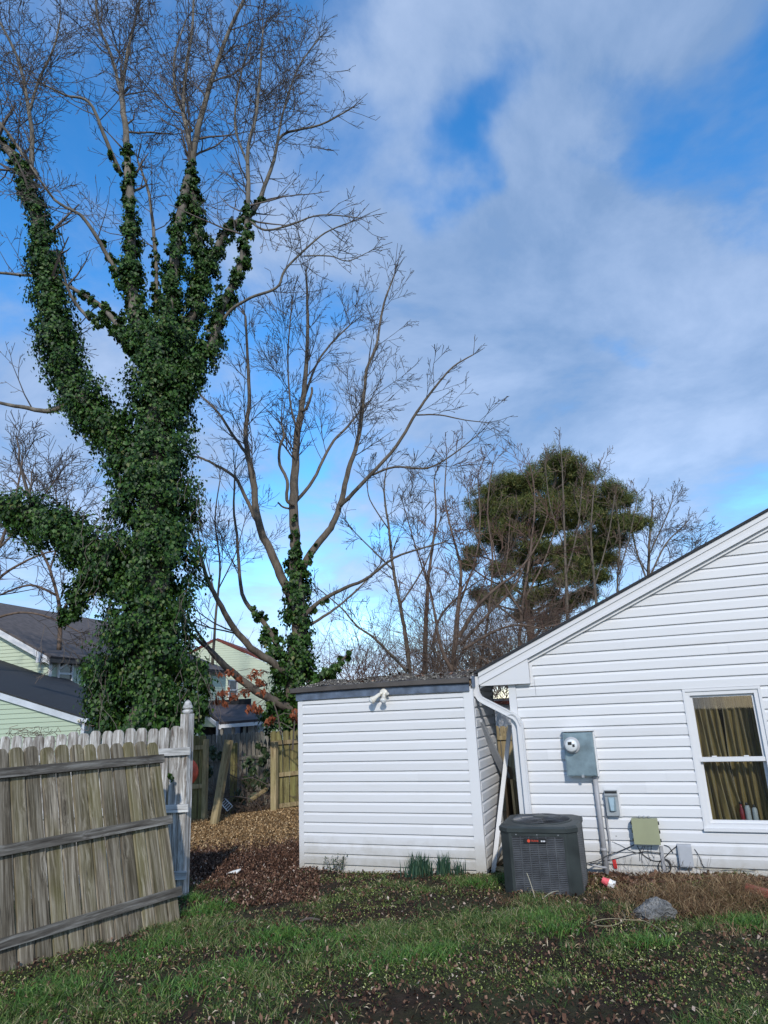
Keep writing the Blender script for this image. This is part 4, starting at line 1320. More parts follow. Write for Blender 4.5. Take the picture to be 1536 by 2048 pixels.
lx = T(154, 1440, gY - .1)
MB().lathe(lx, [(.02, 0), (.035, .02), (.045, .06), (.05, .10)], 12, (YB, ZV, (X1 - ZV * .3 - YB * .4).normalized())).build('wall_lamp', M['lampw'], gar, True)

# --- long green house behind: eave recedes to the right
hY = 21.0
e0 = T(88, 1309, hY)
he = Vector((.20, .98, 0)).normalized(); hl = Vector((-he.y, he.x, 0))
# length of the eave: out to the pixel column of its far end
best = min(((T(504, 1337, 21 + i * .25).z - e0.z) ** 2, 21 + i * .25) for i in range(120))[1]
Lh = (best - hY) / he.y
e1 = e0 + he * Lh
rise = .52; halfw = 4.3
rd0 = e0 + hl * halfw + ZV * (halfw * rise); rd1 = e1 + hl * halfw + ZV * (halfw * rise) - he * 3.4
nh = root('row_house', Vector((e0.x - 1, e0.y, -.4)), 'long pale green house with a grey-brown roof behind the ivy tree', 'house')
up2 = (e1 - e0).cross(rd0 - e0).normalized()
if up2.z < 0: up2 = -up2
ov = (e0 - rd0).normalized() * .25
MB().prism([e0 + ov, e1 + ov, rd1, rd0], up2 * .06).build('roof', M['brown_roof'], nh)
e1b = e1 + hl * 2 * halfw; e0b = e0 + hl * 2 * halfw
MB().prism([e0b, rd0, rd1, e1b], up2 * .05).build('roof', M['brown_roof'], nh)
MB().prism([e1 + ov, e1b, rd1], ZV * .05).build('roof', M['brown_roof'], nh)
# gable wall and its rake
gpl = [(-.0, -.4), (2 * halfw, -.4), (2 * halfw, e0.z - .05), (halfw, rd0.z - .05), (0, e0.z - .05)]
GW = Vector((e0.x, e0.y, 0)) + he * .25
MB().prism([GW + hl * t + ZV * z for t, z in gpl], he * .1).build('gable_wall', M['green_far'], nh)
siding_joined('siding', GW, hl, -he, gpl, .115, M['green_far'], nh)
rr = (rd0 - e0).normalized()
pr_ = up2
mb = MB(); dn = -ZV * .20
mb.prism([e0 + ov * .9 + up2 * -.005, rd0 - up2 * .005, rd0 + dn, e0 + ov * .9 + dn], he * .04); mb.build('rake_board', M['trimw'], nh)
MB().box(e0 + he * .12 - ZV * .12 + hl * .12, (.34, .2, .22), (hl, he, ZV)).build('eave_return', M['trimw'], nh)
# long side wall under the eave
SWO = Vector((e0.x, e0.y, 0)) + he * .26 + hl * .02
spl = [(0, -.4), (Lh - .3, -.4), (Lh - .3, e0.z - .06), (0, e0.z - .06)]
hr = -hl
MB().prism([SWO + he * t + ZV * z for t, z in spl], hl * .1).build('side_wall', M['green_far'], nh)
siding_joined('siding', SWO, he, hr, spl, .115, M['green_far'], nh)
MB().prism([e0 + ov + ZV * -.01, e0 + ov + ZV * -.13, e0 + ov * .55 + ZV * -.14, e0 + ov * .5 + ZV * .0], he * Lh).build('gutter', M['drip'], nh)
MB().box(SWO + he * .05 + hr * .02 + ZV * (e0.z / 2), (.1, .1, e0.z - .1), (he, hr, ZV)).build('corner_board', M['trimw'], nh)
MB().tube([e0 + ov * .8 + he * .9 + ZV * -.1, e0 + he * .9 - ZV * .3 + hr * .08, e0 + he * .7 - ZV * .42 + hr * .05], .045, 8).build('downspout', M['trimw'], nh, True)
def side_window(x0, y0, x1, y1):
    a = plane_hit(x0, y1, SWO + hr * .03, hr) - SWO; b = plane_hit(x1, y0, SWO + hr * .03, hr) - SWO
    t0, t1, z0, z1 = a.dot(he), b.dot(he), a.z, b.z
    m = MB()
    for (p, q, r, s) in ((t0, t1, z0, z0 + .06), (t0, t1, z1 - .06, z1), (t0, t0 + .06, z0 + .061, z1 - .061), (t1 - .06, t1, z0 + .061, z1 - .061), (t0 + .061, t1 - .061, (z0 + z1) / 2 - .03, (z0 + z1) / 2 + .03)):
        m.box(SWO + he * ((p + q) / 2) + ZV * ((r + s) / 2) + hr * .045, (q - p, .07, s - r), (he, hr, ZV))
    w = m.build('window', M['trimw'], nh)
    for (zz0, zz1) in ((z0 + .06, (z0 + z1) / 2 - .03), ((z0 + z1) / 2 + .03, z1 - .06)):
        MB().box(SWO + he * ((t0 + t1) / 2) + ZV * ((zz0 + zz1) / 2) + hr * .03, (t1 - t0 - .1, .02, zz1 - zz0), (he, hr, ZV)).build('pane', M['farglass'], w)
side_window(112, 1324, 146, 1372)
side_window(456, 1360, 474, 1401)
# porch roof in front of the long house
pA = T(443, 1449, 25.0); pB = T(534, 1442, 25.0)
pC = T(501, 1413, 29.0); pD = T(398, 1414, 29.0)
por = root('porch', Vector(((pA.x + pB.x) / 2, 26, -.4)), 'brown-roofed open porch behind the far board fence', 'porch')
pn = (pB - pA).cross(pD - pA).normalized()
MB().prism([pA, pB, pC, pD], pn * .09).build('roof', M['porch_roof'], por)
MB().box((pA + pB) / 2 - ZV * .06 - YB * .03, ((pB - pA).length, .06, .12), ((pB - pA).normalized(), YB, ZV)).build('fascia_board', M['trimw'], por)
MB().prism([pA + Vector((-.02, 0, -.02)), pD + Vector((-.02, 0, -.02)), pD + Vector((-.02, 0, -.16)), pA + Vector((-.02, 0, -.16))], X1 * -.06).build('rake_board', M['trimw'], por)
MB().prism([pA + Vector((.02, .1, -.1)), pD + Vector((.02, -.1, -.1)), Vector((pD.x + .02, pD.y - .1, pA.z - .1))], X1 * -.05).build('gable_infill', M['green_far'], por)
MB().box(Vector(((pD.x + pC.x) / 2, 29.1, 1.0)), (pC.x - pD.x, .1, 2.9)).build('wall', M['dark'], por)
MB().box(Vector((pA.x - .2, 27, .65)), (.08, 3.6, 2.0)).build('side_screen', M['navy'], por)
for i in range(5):
    q = pA.lerp(pB, i / 4)
    MB().box(Vector((q.x, q.y + .08, (q.z - .5) / 2)), (.1, .1, q.z + .3)).build('post', M['far_fence'], por)
q = T(512, 1460, 26.5)
MB().box(q, (.6, .05, .35)).build('window', M['whitep'], por)
# gable house with the maroon roof
mY = 39.0
mA = T(432, 1281, mY); mB = T(575, 1345, mY)
mh = root('gable_house', Vector((mA.x + 2, mY, -.4)), 'pale green gable house with a maroon roof behind the second tree', 'house')
mL = Vector((mA.x - (mB.x - mA.x) * .8, mY, mB.z + (mA.z - mB.z) * .2))
mp_ = [(mL.x, -.4), (mB.x, -.4), (mB.x, mB.z), (mA.x, mA.z), (mL.x, mL.z)]
MB().prism([Vector((t, mY + .05, z)) for t, z in mp_], YB * .1).build('wall', M['green_far'], mh)
siding_joined('siding', Vector((0, mY + .05, 0)), X1, -YB, mp_, .13, M['green_far'], mh)
for a, b in ((mA, mB), (mL, mA)):
    d = (b - a).normalized(); nn = Vector((-d.z, 0, d.x)); nn = nn if nn.z > 0 else -nn
    MB().prism([a + nn * .02, b + d * .4 + nn * .02 if a == mA else b + nn * .02, (b + d * .4 if a == mA else b) + nn * .16, a + nn * .16], YB * 9 ).build('roof', M['maroon_roof'], mh)
# upper green dormer glimpsed left of the ivy tree
dY = 33.0
dA = T(140, 1258, dY); dB = T(170, 1243, dY); dC = T(260, 1290, dY)
dh = root('gable_dormer', Vector((dB.x, dY, -.4)), 'pale green gable peak glimpsed just left of the ivy tree', 'house')
MB().prism([Vector((dA.x, dY, -.4)), Vector((dC.x, dY, -.4)), dC, dB, dA], YB * .1).build('wall', M['green_far'], dh)
siding_joined('siding', Vector((0, dY, 0)), X1, -YB, [(dA.x, -.4), (dC.x, -.4), (dC.x, dC.z), (dB.x, dB.z), (dA.x, dA.z)], .13, M['green_far'], dh)
MB().prism([dA + ZV * .01, dB + ZV * .01, dB + ZV * .15, dA + ZV * .15], YB * 5).build('roof', M['brown_roof'], dh)
MB().prism([dB + ZV * .01, dC + ZV * .01, dC + ZV * .15, dB + ZV * .15], YB * 5).build('roof', M['brown_roof'], dh)
# small white outbuilding behind the gap
oA = T(984, 1438, 24); oB = T(1030, 1450, 24)
ob_ = root('outbuilding', Vector((oA.x + .5, 24, -.4)), 'small white building with a dark roof edge seen in the gap above the tan fence', 'building')
MB().box(Vector(((oA.x + oB.x) / 2, 25, .6)), (oB.x - oA.x + 3, 2, 2.4)).build('wall', M['trimw'], ob_)
MB().prism([Vector((oA.x - 1.5, 23.8, 1.83)), Vector((oB.x + 1.5, 23.8, 1.75)), Vector((oB.x + 1.5, 23.8, 1.86)), Vector((oA.x - 1.5, 23.8, 1.94))], YB * 2.6).build('roof', M['maroon_roof'], ob_)

# ------------------------------------------------------------------ trees
class Tree:
    def __init__(s, seed):
        s.r = random.Random(seed); s.limbs = MB(); s.twigs = MB(); s.count = 0; s.k = .55
    def limb(s, px, Y, n=8, dep=None, minr=.004):
        """px: list of (x, y, radius px[, depth offset])"""
        P = []; R = []
        for q in px:
            Yq = Y + (q[3] if len(q) > 3 else 0)
            p = T(q[0], q[1], Yq)
            P.append(p); R.append(max(minr, q[2] * s.k / F_PX * (p - EYE).length))
        S = smooth_path(P, 5); m = len(S)
        rr_ = [R[min(int(i / 5), len(R) - 1)] + (R[min(int(i / 5) + 1, len(R) - 1)] - R[min(int(i / 5), len(R) - 1)]) * ((i % 5) / 5) for i in range(m)]
        w = .10
        S = [p + Vector((s.r.gauss(0, 1), s.r.gauss(0, 1), s.r.gauss(0, 1))) * (rr_[i] * w) if 0 < i < m - 1 else p for i, p in enumerate(S)]
        s.limbs.tube(S, rr_, n)
        return S, rr_
    def grow(s, p, d, L, r, lvl, P):
        rd = s.r
        seg = P['seg'][lvl]; n = max(2, int(L / seg)); step = L / n
        pts = [p]; rr_ = [r]; dirs = [d]
        wig = P['wig'][lvl]; tr = P['trop'][lvl]
        for i in range(n):
            d = Vector((d.x + rd.gauss(0, wig), d.y + rd.gauss(0, wig), d.z + rd.gauss(0, wig) + tr)).normalized()
            p = p + d * step
            pts.append(p); dirs.append(d); rr_.append(max(P['minr'], r * (1 - .72 * (i + 1) / n)))
        s.twigs.tube(pts, rr_, 4 if r > .02 else 3)
        s.count += 1
        if lvl + 1 < len(P['seg']):
            k = L * P['dens'][lvl]; k = int(k) + (1 if rd.random() < k - int(k) else 0)
            for _ in range(k):
                t = rd.uniform(.12, 1.0); i = min(n - 1, int(t * n)); f = t * n - i
                q = pts[i].lerp(pts[i + 1], min(1, max(0, f)))
                dd = dirs[i]
                o = dd.orthogonal().normalized(); o2 = dd.cross(o)
                az = rd.uniform(0, 6.283); an = rd.uniform(*P['ang'])
                cdv = dd * math.cos(an) + (o * math.cos(az) + o2 * math.sin(az)) * math.sin(an)
                s.grow(q, cdv.normalized(), L * rd.uniform(*P['lf']) * (1.15 - .65 * t), max(P['minr'], rr_[i] * rd.uniform(.45, .7)), lvl + 1, P)
    def sprout(s, S, R, dens, Lr, P, t0=.1, rf=.5, ang=(.5, 1.1), out=None):
        rd = s.r
        for i in range(len(S) - 1):
            if i / len(S) < t0: continue
            seg = (S[i + 1] - S[i]); k = seg.length * dens
            k = int(k) + (1 if rd.random() < k - int(k) else 0)
            for _ in range(k):
                q = S[i].lerp(S[i + 1], rd.random())
                dd = seg.normalized(); o = dd.orthogonal().normalized(); o2 = dd.cross(o)
                az = rd.uniform(0, 6.283); an = rd.uniform(*ang)
                cdv = dd * math.cos(an) + (o * math.cos(az) + o2 * math.sin(az)) * math.sin(an)
                if out is not None: cdv = (cdv + out * .4).normalized()
                s.grow(q, cdv, rd.uniform(*Lr) * (1.1 - .5 * i / len(S)), max(P['minr'], min(R[i] * rf, .055)), 0, P)
        # the limb itself runs out into twigs
        d = (S[-1] - S[-2]).normalized()
        for _ in range(3):
            dd = Vector((d.x + rd.gauss(0, .3), d.y + rd.gauss(0, .3), d.z + rd.gauss(0, .3))).normalized()
            s.grow(S[-1], dd, rd.uniform(*Lr) * .38, max(P['minr'], R[-1] * .8), 0, P)
    def finish(s, name, loc, label, group, mat, tmat):
        r = root(name, loc, label, 'tree', group)
        s.limbs.build('trunk', M[mat], r, True)
        if s.twigs.f:
            s.twigs.build('crown', M[tmat], r)
        return r

def leaf_arrays(C, N, size, droop=.5, aspect=.85, fold=.25):
    """folded kite leaves at C facing N"""
    n = len(C)
    N = N / np.maximum(1e-6, np.linalg.norm(N, axis=1, keepdims=True))
    down = np.zeros((n, 3)); down[:, 2] = -1
    down = down + rng.normal(0, .45, (n, 3))
    ax = down - N * (down * N).sum(1, keepdims=True) * (1 - droop * .3)
    ax /= np.maximum(1e-6, np.linalg.norm(ax, axis=1, keepdims=True))
    sd_ = np.cross(ax, N); sd_ /= np.maximum(1e-6, np.linalg.norm(sd_, axis=1, keepdims=True))
    s = rng.uniform(size[0], size[1], n)[:, None]
    base = C - ax * s * .45; tip = C + ax * s * .55
    lf = C + sd_ * s * aspect * .5 - ax * s * .12 + N * s * fold * .5; rt_ = C - sd_ * s * aspect * .5 - ax * s * .12 + N * s * fold * .5
    V = np.stack([base, lf, tip, rt_], 1).reshape(-1, 3)
    b = np.arange(n) * 4
    Fc = np.concatenate([np.stack([b, b + 1, b + 2], 1), np.stack([b, b + 2, b + 3], 1)])
    return V, Fc

def ivy_cloud(paths, per_m2, size, clump=.55, inner=.5):
    """leaves around limbs; each path: list of (point, envelope radius m)"""
    Cs, Ns = [], []
    for path in paths:
        P = np.array([tuple(p) for p, _ in path]); W = np.array([w for _, w in path])
        seg = P[1:] - P[:-1]; L = np.linalg.norm(seg, axis=1)
        area = L * (W[1:] + W[:-1]) * 3.14
        tot = int(area.sum() * per_m2)
        if tot < 1: continue
        # clump centres on the envelope
        nc = max(3, tot // 58)
        i = rng.choice(len(L), nc, p=area / area.sum()); f = rng.random(nc)
        c = P[i] + seg[i] * f[:, None]; w = W[i] + (W[i + 1] - W[i]) * f
        d = seg[i] / L[i][:, None]
        o = np.cross(d, np.array([.31, .87, .38])); o /= np.linalg.norm(o, axis=1, keepdims=True); o2 = np.cross(d, o)
        a = rng.uniform(0, 2 * np.pi, nc)
        outv = o * np.cos(a)[:, None] + o2 * np.sin(a)[:, None]
        cr = w * rng.uniform(inner, .84, nc) * rng.choice([.7, .9, 1.0, 1.08], nc)
        cc = c + outv * cr[:, None]
        k = rng.integers(0, nc, tot)
        sp = np.minimum(.22, w[k] * .42)[:, None]
        C = cc[k] + rng.normal(0, 1, (tot, 3)) * sp * .42
        axis_pt = c[k] + d[k] * ((C - c[k]) * d[k]).sum(1, keepdims=True)
        N = (C - axis_pt); N /= np.maximum(1e-6, np.linalg.norm(N, axis=1, keepdims=True))
        N = N + rng.normal(0, .45, (tot, 3)); N[:, 2] += .35
        Cs.append(C); Ns.append(N)
    return leaf_arrays(np.concatenate(Cs), np.concatenate(Ns), size)

def env(px, Y):
    out = []
    for q in px:
        p = T(q[0], q[1], Y + (q[3] if len(q) > 3 else 0))
        out.append((p, q[2] / F_PX * (p - EYE).length))
    # resample
    res = []
    for (a, wa), (b, wb) in zip(out[:-1], out[1:]):
        for k in range(4):
            res.append((a.lerp(b, k / 4), (wa + (wb - wa) * k / 4) * random.uniform(.82, 1.12)))
    res.append(out[-1])
    return res

# ---- the big ivy-clad tree
BY = 12.6
t = Tree(5)
PB_ = dict(seg=(.28, .20, .13, .09), wig=(.13, .19, .24, .28), trop=(.07, .06, .05, .04), dens=(3.2, 4.4, 3.6, 0), ang=(.45, 1.0), lf=(.32, .62), minr=.0053)
limbs = {
 'trunk': [(300, 1490, 66), (297, 1350, 60), (300, 1200, 55), (302, 1050, 50), (306, 950, 46), (312, 850, 40), (316, 760, 34), (320, 690, 26)],
 'A': [(300, 990, 34), (225, 865, 30), (150, 790, 27), (112, 680, 24), (96, 560, 20), (78, 450, 17), (45, 340, 13), (-5, 275, 9)],
 'A1': [(62, 345, 8), (64, 280, 6.5), (58, 220, 5.5), (36, 118, 4), (0, 45, 3), (-15, 0, 2)],
 'A2': [(58, 225, 4.5), (78, 160, 3.5), (108, 95, 3), (122, 30, 2)],
 'L0': [(280, 1180, 34), (200, 1105, 30), (120, 1070, 26), (60, 1030, 22), (0, 1012, 18), (-60, 1000, 14)],
 'B': [(300, 740, 20), (268, 620, 19), (262, 520, 17), (262, 430, 15), (256, 340, 12), (251, 260, 9, .3), (243, 190, 7.5, .5)],
 'B1': [(243, 190, 5.5, .5), (222, 110, 4.5, .7), (198, 50, 3.5, .9), (190, -20, 2.5, 1)],
 'B2': [(243, 190, 5.5, .5), (254, 110, 4.5, .3), (268, 50, 3.6, .2), (284, -20, 2.5, .1)],
 'B3': [(240, 345, 7, -.1), (208, 270, 5.5, -.5), (178, 205, 4.2, -.8), (130, 190, 3, -1), (80, 165, 2, -1.2)],
 'C': [(325, 700, 20), (345, 570, 18), (356, 460, 16), (374, 370, 13), (384, 325, 11), (397, 255, 9, -.2), (424, 160, 7, -.4), (455, 70, 5.5, -.6), (492, -10, 4, -.7)],
 'C2': [(345, 720, 16, .3), (395, 600, 15, .4), (398, 500, 14, .4), (388, 410, 11, .2), (382, 330, 8)],
 'C3': [(388, 310, 7), (368, 230, 6, .4), (372, 140, 5, .7), (384, 60, 4, .9), (388, -20, 3, 1)],
 'C4': [(384, 262, 4, .2), (352, 190, 3.6, .8), (350, 110, 3, 1.2), (372, 40, 2.2, 1.4)],
 'D': [(350, 790, 18, -.2), (420, 690, 16, -.3), (446, 610, 14, -.4), (478, 540, 12, -.5), (492, 470, 10, -.5), (497, 390, 7.5, -.6), (496, 300, 6, -.7), (512, 230, 5, -.8), (520, 150, 4, -.9), (526, 60, 2.5, -1)],
 'E': [(395, 590, 13, .4), (432, 500, 12, .4), (465, 452, 11, .4), (505, 425, 9, .3), (530, 370, 6.5, .2), (548, 320, 5.5, .1), (565, 270, 4.2, 0), (640, 250, 3, -.2), (705, 215, 2, -.4)],
 'E1': [(548, 320, 4, .1), (570, 210, 3.2, .4), (600, 130, 2.6, .6), (640, 75, 2, .8)],
 'F': [(420, 690, 6, -.3), (455, 628, 5.5, -.5), (500, 596, 5, -.8), (553, 576, 4.5, -1), (570, 540, 4, -1.1), (607, 502, 3.5, -1.2), (650, 466, 2.6, -1.3), (700, 445, 2, -1.4)],
 'F1': [(607, 512, 2.6, -1.2), (660, 512, 2.2, -1.3), (695, 522, 1.8, -1.4), (735, 505, 1.2, -1.5)],
 'G': [(300, 735, 12), (265, 690, 10), (210, 620, 8), (150, 580, 6.5), (100, 556, 5.5), (0, 546, 4), (-60, 540, 3)],
 'G1': [(180, 640, 6, -.2), (148, 602, 5, -.3), (134, 572, 4, -.4)],
 'H': [(262, 580, 8), (220, 520, 7), (190, 470, 6, -.3), (160, 430, 5, -.5), (110, 400, 4, -.7), (60, 330, 2.6, -.9)],
 'I': [(312, 640, 7, .8), (313, 545, 6.5, .9), (305, 440, 5, 1), (296, 380, 4, 1.1), (275, 320, 3, 1.2)],
 'J': [(150, 800, 9), (100, 822, 8), (50, 815, 6.5), (0, 806, 5), (-60, 790, 4)],
 'K': [(75, 350, 6), (40, 300, 5), (0, 245, 4), (-40, 200, 3)],
 'N': [(497, 440, 4, -.5), (530, 460, 3.6, -.8), (580, 450, 3, -1.0), (640, 430, 2.4, -1.2), (720, 436, 1.6, -1.5)],
 'O': [(496, 330, 4, -.7), (470, 250, 3.4, -.2), (480, 160, 2.8, 0), (500, 80, 2, .2)],
}
LB = {}
for k, v in limbs.items():
    LB[k] = t.limb(v, BY, 10 if k in ('trunk', 'A', 'L0') else 7)
spr = dict(A=(1.2, .35), A1=(5, .1), A2=(5, .1), B=(2.4, .5), B1=(5, .05), B2=(5, .05), B3=(4.6, .2), C=(3.4, .4), C2=(.6, .5), C3=(4.8, .05), C4=(4.4, .1), D=(3.6, .4), E=(4.4, .3), E1=(5, .05), F=(3.4, .3), F1=(4.4, .1), G=(2.8, .35), H=(3.8, .2), I=(3.4, .3), J=(3.2, .3), K=(4.4, .1), N=(4.8, .1), O=(4.8, .1), L0=(.8, .3), G1=(2, .3))
for k, (de, t0) in spr.items():
    t.sprout(LB[k][0], LB[k][1], de, (.6, 1.5) if k in ('F', 'F1', 'N', 'E') else (1.1, 2.9), PB_, t0=t0, rf=.36)
print('big twigs', t.count)
big = t.finish('ivy_clad_tree', Vector((LB['trunk'][0][0].x, BY, -.3)), 'tall bare tree whose trunk and lower limbs are thick with dark green ivy', None, 'bark_big', 'twig')
envs = [
 env([(300, 1485, 98), (296, 1420, 108), (295, 1330, 122), (300, 1230, 116), (305, 1130, 112), (305, 1030, 104), (308, 950, 96), (312, 870, 84), (318, 790, 76), (325, 720, 66), (330, 660, 55)], BY),
 env([(290, 985, 62), (225, 870, 58), (155, 790, 56), (118, 690, 54), (98, 570, 42), (80, 455, 30), (48, 345, 22), (0, 278, 15)], BY),
 env([(280, 1170, 74), (200, 1110, 62), (120, 1065, 56), (60, 1030, 50), (-10, 1010, 46)], BY),
 env([(215, 1120, 60), (150, 1200, 40), (130, 1250, 24)], BY),
 env([(292, 690, 44), (268, 610, 34), (263, 520, 27), (262, 440, 23), (256, 350, 16), (253, 290, 9)], BY),
 env([(325, 690, 42), (346, 570, 32), (357, 460, 24), (374, 375, 17), (386, 318, 9)], BY),
 env([(350, 715, 38, .3), (396, 600, 34, .4), (400, 500, 27, .4), (390, 410, 22, .2), (382, 340, 12)], BY),
 env([(345, 800, 50, -.2), (418, 695, 40, -.3), (446, 610, 30, -.4), (478, 545, 24, -.5), (492, 475, 17, -.5), (497, 400, 8, -.6)], BY),
 env([(395, 590, 28, .4), (432, 500, 22, .4), (465, 452, 18, .4), (505, 425, 15, .3), (524, 395, 9, .2)], BY),
 env([(300, 735, 30), (262, 690, 24), (210, 622, 18), (165, 588, 10)], BY),
 env([(300, 725, 26, -.2), (240, 665, 22, -.2), (175, 632, 12, -.3)], BY),
 env([(265, 590, 20), (222, 522, 14), (198, 480, 7)], BY),
 env([(312, 620, 14, .8), (313, 550, 12, .9), (308, 470, 6, 1)], BY),
 env([(240, 350, 10, -.1), (212, 282, 6, -.5)], BY),
 env([(205, 1320, 52), (215, 1420, 46), (250, 1480, 40)], BY),
 env([(390, 1330, 38), (395, 1400, 34), (370, 1470, 36)], BY),
]
envs = [[(p, w * (1.0 if i in (0, 14, 15) else .9 if i in (2, 3) else .84)) for p, w in e] for i, e in enumerate(envs)]
V, Fc = ivy_cloud(envs, 1300, (.028, .10), inner=.30)
o = arrays('ivy_leaves', V, Fc, M['ivy'], big); o['kind'] = 'stuff'
# hanging ivy vines round the trunk
mb = MB()
for i in range(46):
    y = random.uniform(900, 1400); x = 300 + random.choice((-1, 1)) * random.uniform(60, 130)
    p = T(x, y, BY - .6); pts = [p]
    d = Vector((random.gauss(0, .3), -.1, -1))
    for _ in range(6):
        p = p + d * .13 + Vector((random.gauss(0, .05), random.gauss(0, .05), 0)); pts.append(p)
    mb.tube(pts, .005, 3)
mb.build('ivy_vines', M['twig'], big)

# ---- second tree
SY = 17.5
t = Tree(9); t.k = .54
P2_ = dict(seg=(.32, .22, .15, .1), wig=(.06, .08, .11, .15), trop=(.06, .055, .05, .05), dens=(3.4, 5.0, 5.0, 0), ang=(.4, .95), lf=(.30, .62), minr=.0062)
L2 = {
 'trunk': [(588, 1470, 40), (588, 1390, 34), (594, 1300, 30), (598, 1225, 27), (592, 1150, 23), (590, 1090, 19), (587, 985, 16.5), (591, 917, 14), (595, 860, 12), (606, 800, 10), (614, 711, 7), (615, 610, 5), (612, 545, 3)],
 'L1': [(594, 1215, 18), (570, 1170, 17), (546, 1114, 15.5), (516, 1045, 13.5), (507, 961, 11), (494, 904, 9.5), (492, 852, 8), (499, 799, 7), (495, 711, 5), (491, 632, 3.5)],
 'L2': [(512, 1040, 7), (486, 985, 6.5), (467, 952, 5.5), (424, 926, 4.5), (400, 915, 3.5)],
 'L3': [(494, 910, 6, .2), (463, 866, 5, .3), (437, 826, 4.5, .4), (404, 793, 3, .5)],
 'R1': [(596, 1150, 15), (630, 1095, 13), (661, 1056, 12), (679, 1014, 10.5), (697, 939, 9), (718, 872, 7.5), (729, 781, 6), (733, 740, 5.4), (753, 689, 4.6), (767, 610, 3.6), (789, 550, 2.4)],
 'R2': [(680, 1012, 8, -.2), (731, 961, 7, -.4), (793, 891, 6, -.6), (833, 825, 5, -.8), (872, 772, 4, -1), (907, 733, 3, -1.1), (947, 709, 2, -1.2)],
 'R3': [(745, 950, 4, -.4), (789, 934, 4, -.8), (855, 936, 3.4, -1.1), (907, 908, 2.6, -1.4), (955, 870, 1.8, -1.7)],
 'R4': [(833, 830, 3, -.8), (880, 830, 2.6, -1), (930, 840, 2, -1.2), (975, 845, 1.4, -1.4)],
 'M1': [(592, 1003, 7, .2), (626, 961, 6, .5), (661, 891, 5, .8), (696, 852, 4, 1), (719, 824, 3, 1.1)],
 'M2': [(607, 800, 5, .2), (630, 735, 4, .4), (660, 690, 3.4, .6), (700, 650, 2.4, .8)],
 'M3': [(595, 865, 4, -.2), (580, 800, 3.2, -.4), (576, 700, 2.6, -.6), (585, 600, 2, -.8)],
 'LR1': [(600, 1240, 9, -.2), (640, 1203, 7.5, -.4), (690, 1176, 6.5, -.7), (732, 1158, 5.5, -1), (776, 1124, 4.6, -1.3), (811, 1106, 3.8, -1.5), (890, 1084, 2.6, -1.9)],
 'LR2': [(600, 1262, 6, .3), (646, 1234, 5, .5), (682, 1208, 4, .7), (724, 1170, 3, .9), (760, 1130, 2, 1.1)],
 'LL1': [(580, 1350, 15, -.3), (550, 1328, 13.5, -.5), (510, 1303, 12.5, -.8), (468, 1256, 11, -1.1), (437, 1203, 9, -1.4), (414, 1155, 7, -1.6), (400, 1105, 5, -1.7)],
 'LL2': [(578, 1330, 10, .2), (560, 1300, 10, .3), (529, 1247, 9, .5), (494, 1208, 7.5, .7), (481, 1168, 6.5, .8), (474, 1071, 5, 1), (468, 1020, 4, 1.1), (470, 940, 2.6, 1.2)],
 'LL3': [(596, 1425, 18, -.6), (560, 1408, 16, -.9), (510, 1380, 14, -1.3), (460, 1342, 12.5, -1.7), (420, 1300, 10, -2)],
 'stub': [(600, 822, 5), (612, 838 - 20, 5, -.2), (622, 782 + 10, 4.5, -.3), (624, 815 - 40, 4, -.3)],
 'dead': [(588, 1010, 6, -.2), (574, 1000, 6, -.3), (574, 960, 6, -.4), (560, 930, 5.5, -.4), (559, 895, 5, -.4), (568, 872, 4.5, -.4), (563, 850, 3, -.4)],
 'stub2': [(586, 1018, 4, .2), (568, 1015, 3.5, .3), (556, 1005, 3, .4)],
 'ivystub': [(600, 1400, 10, -.4), (640, 1362, 8, -.7), (675, 1330, 6, -.9), (706, 1298, 3, -1)],
}
LB2 = {k: t.limb(v, SY, 9) for k, v in L2.items()}
for k, (de, t0) in dict(trunk=(1.7, .5), L1=(1.8, .35), L2=(2.4, .3), L3=(2.4, .2), R1=(2.0, .4), R2=(3.0, .3), R3=(3.2, .2), R4=(3.4, .1), M1=(2.4, .3), M2=(2.6, .2), M3=(2.4, .2), LR1=(1.2, .35), LR2=(1.2, .35), LL1=(.9, .4), LL2=(1.0, .4), dead=(1.8, .5), LL3=(.3, .4)).items():
    t.sprout(LB2[k][0], LB2[k][1], de, (.8, 1.9) if k in ('R2', 'R3', 'R4', 'LR1') else (1.2, 2.9), P2_, t0=t0, rf=.30, ang=(.35, .85))
print('second twigs', t.count)
second = t.finish('bare_tree', Vector((LB2['trunk'][0][0].x, SY, -.4)), 'bare spreading tree behind the shed with ivy on its lower trunk', None, 'bark_grey', 'twig_pale')
envs = [env([(588, 1470, 62), (586, 1400, 56), (590, 1330, 48), (594, 1270, 33), (596, 1220, 33), (592, 1160, 30), (592, 1120, 20)], SY),
        env([(592, 1130, 16), (588, 1060, 8), (587, 1010, 5)], SY - .2),
        env([(560, 1310, 26), (529, 1250, 20), (502, 1218, 10)], SY + .4),
        env([(600, 1400, 22, -.4), (640, 1362, 20, -.7), (675, 1330, 15, -.9), (706, 1298, 8, -1)], SY),
        env([(600, 1150, 16), (625, 1105, 9), (640, 1085, 4)], SY - .1),
        env([(620, 1226, 8, -.3), (660, 1192, 7, -.5), (680, 1182, 4, -.6)], SY),
        env([(600, 1440, 40, -.5), (560, 1410, 24, -.9), (530, 1395, 16, -1.2)], SY),
        env([(575, 1350, 22, -.3), (545, 1330, 12, -.5)], SY)]
V, Fc = ivy_cloud(envs, 640, (.06, .125), inner=.6)
o = arrays('ivy_leaves', V, Fc, M['ivy'], second); o['kind'] = 'stuff'

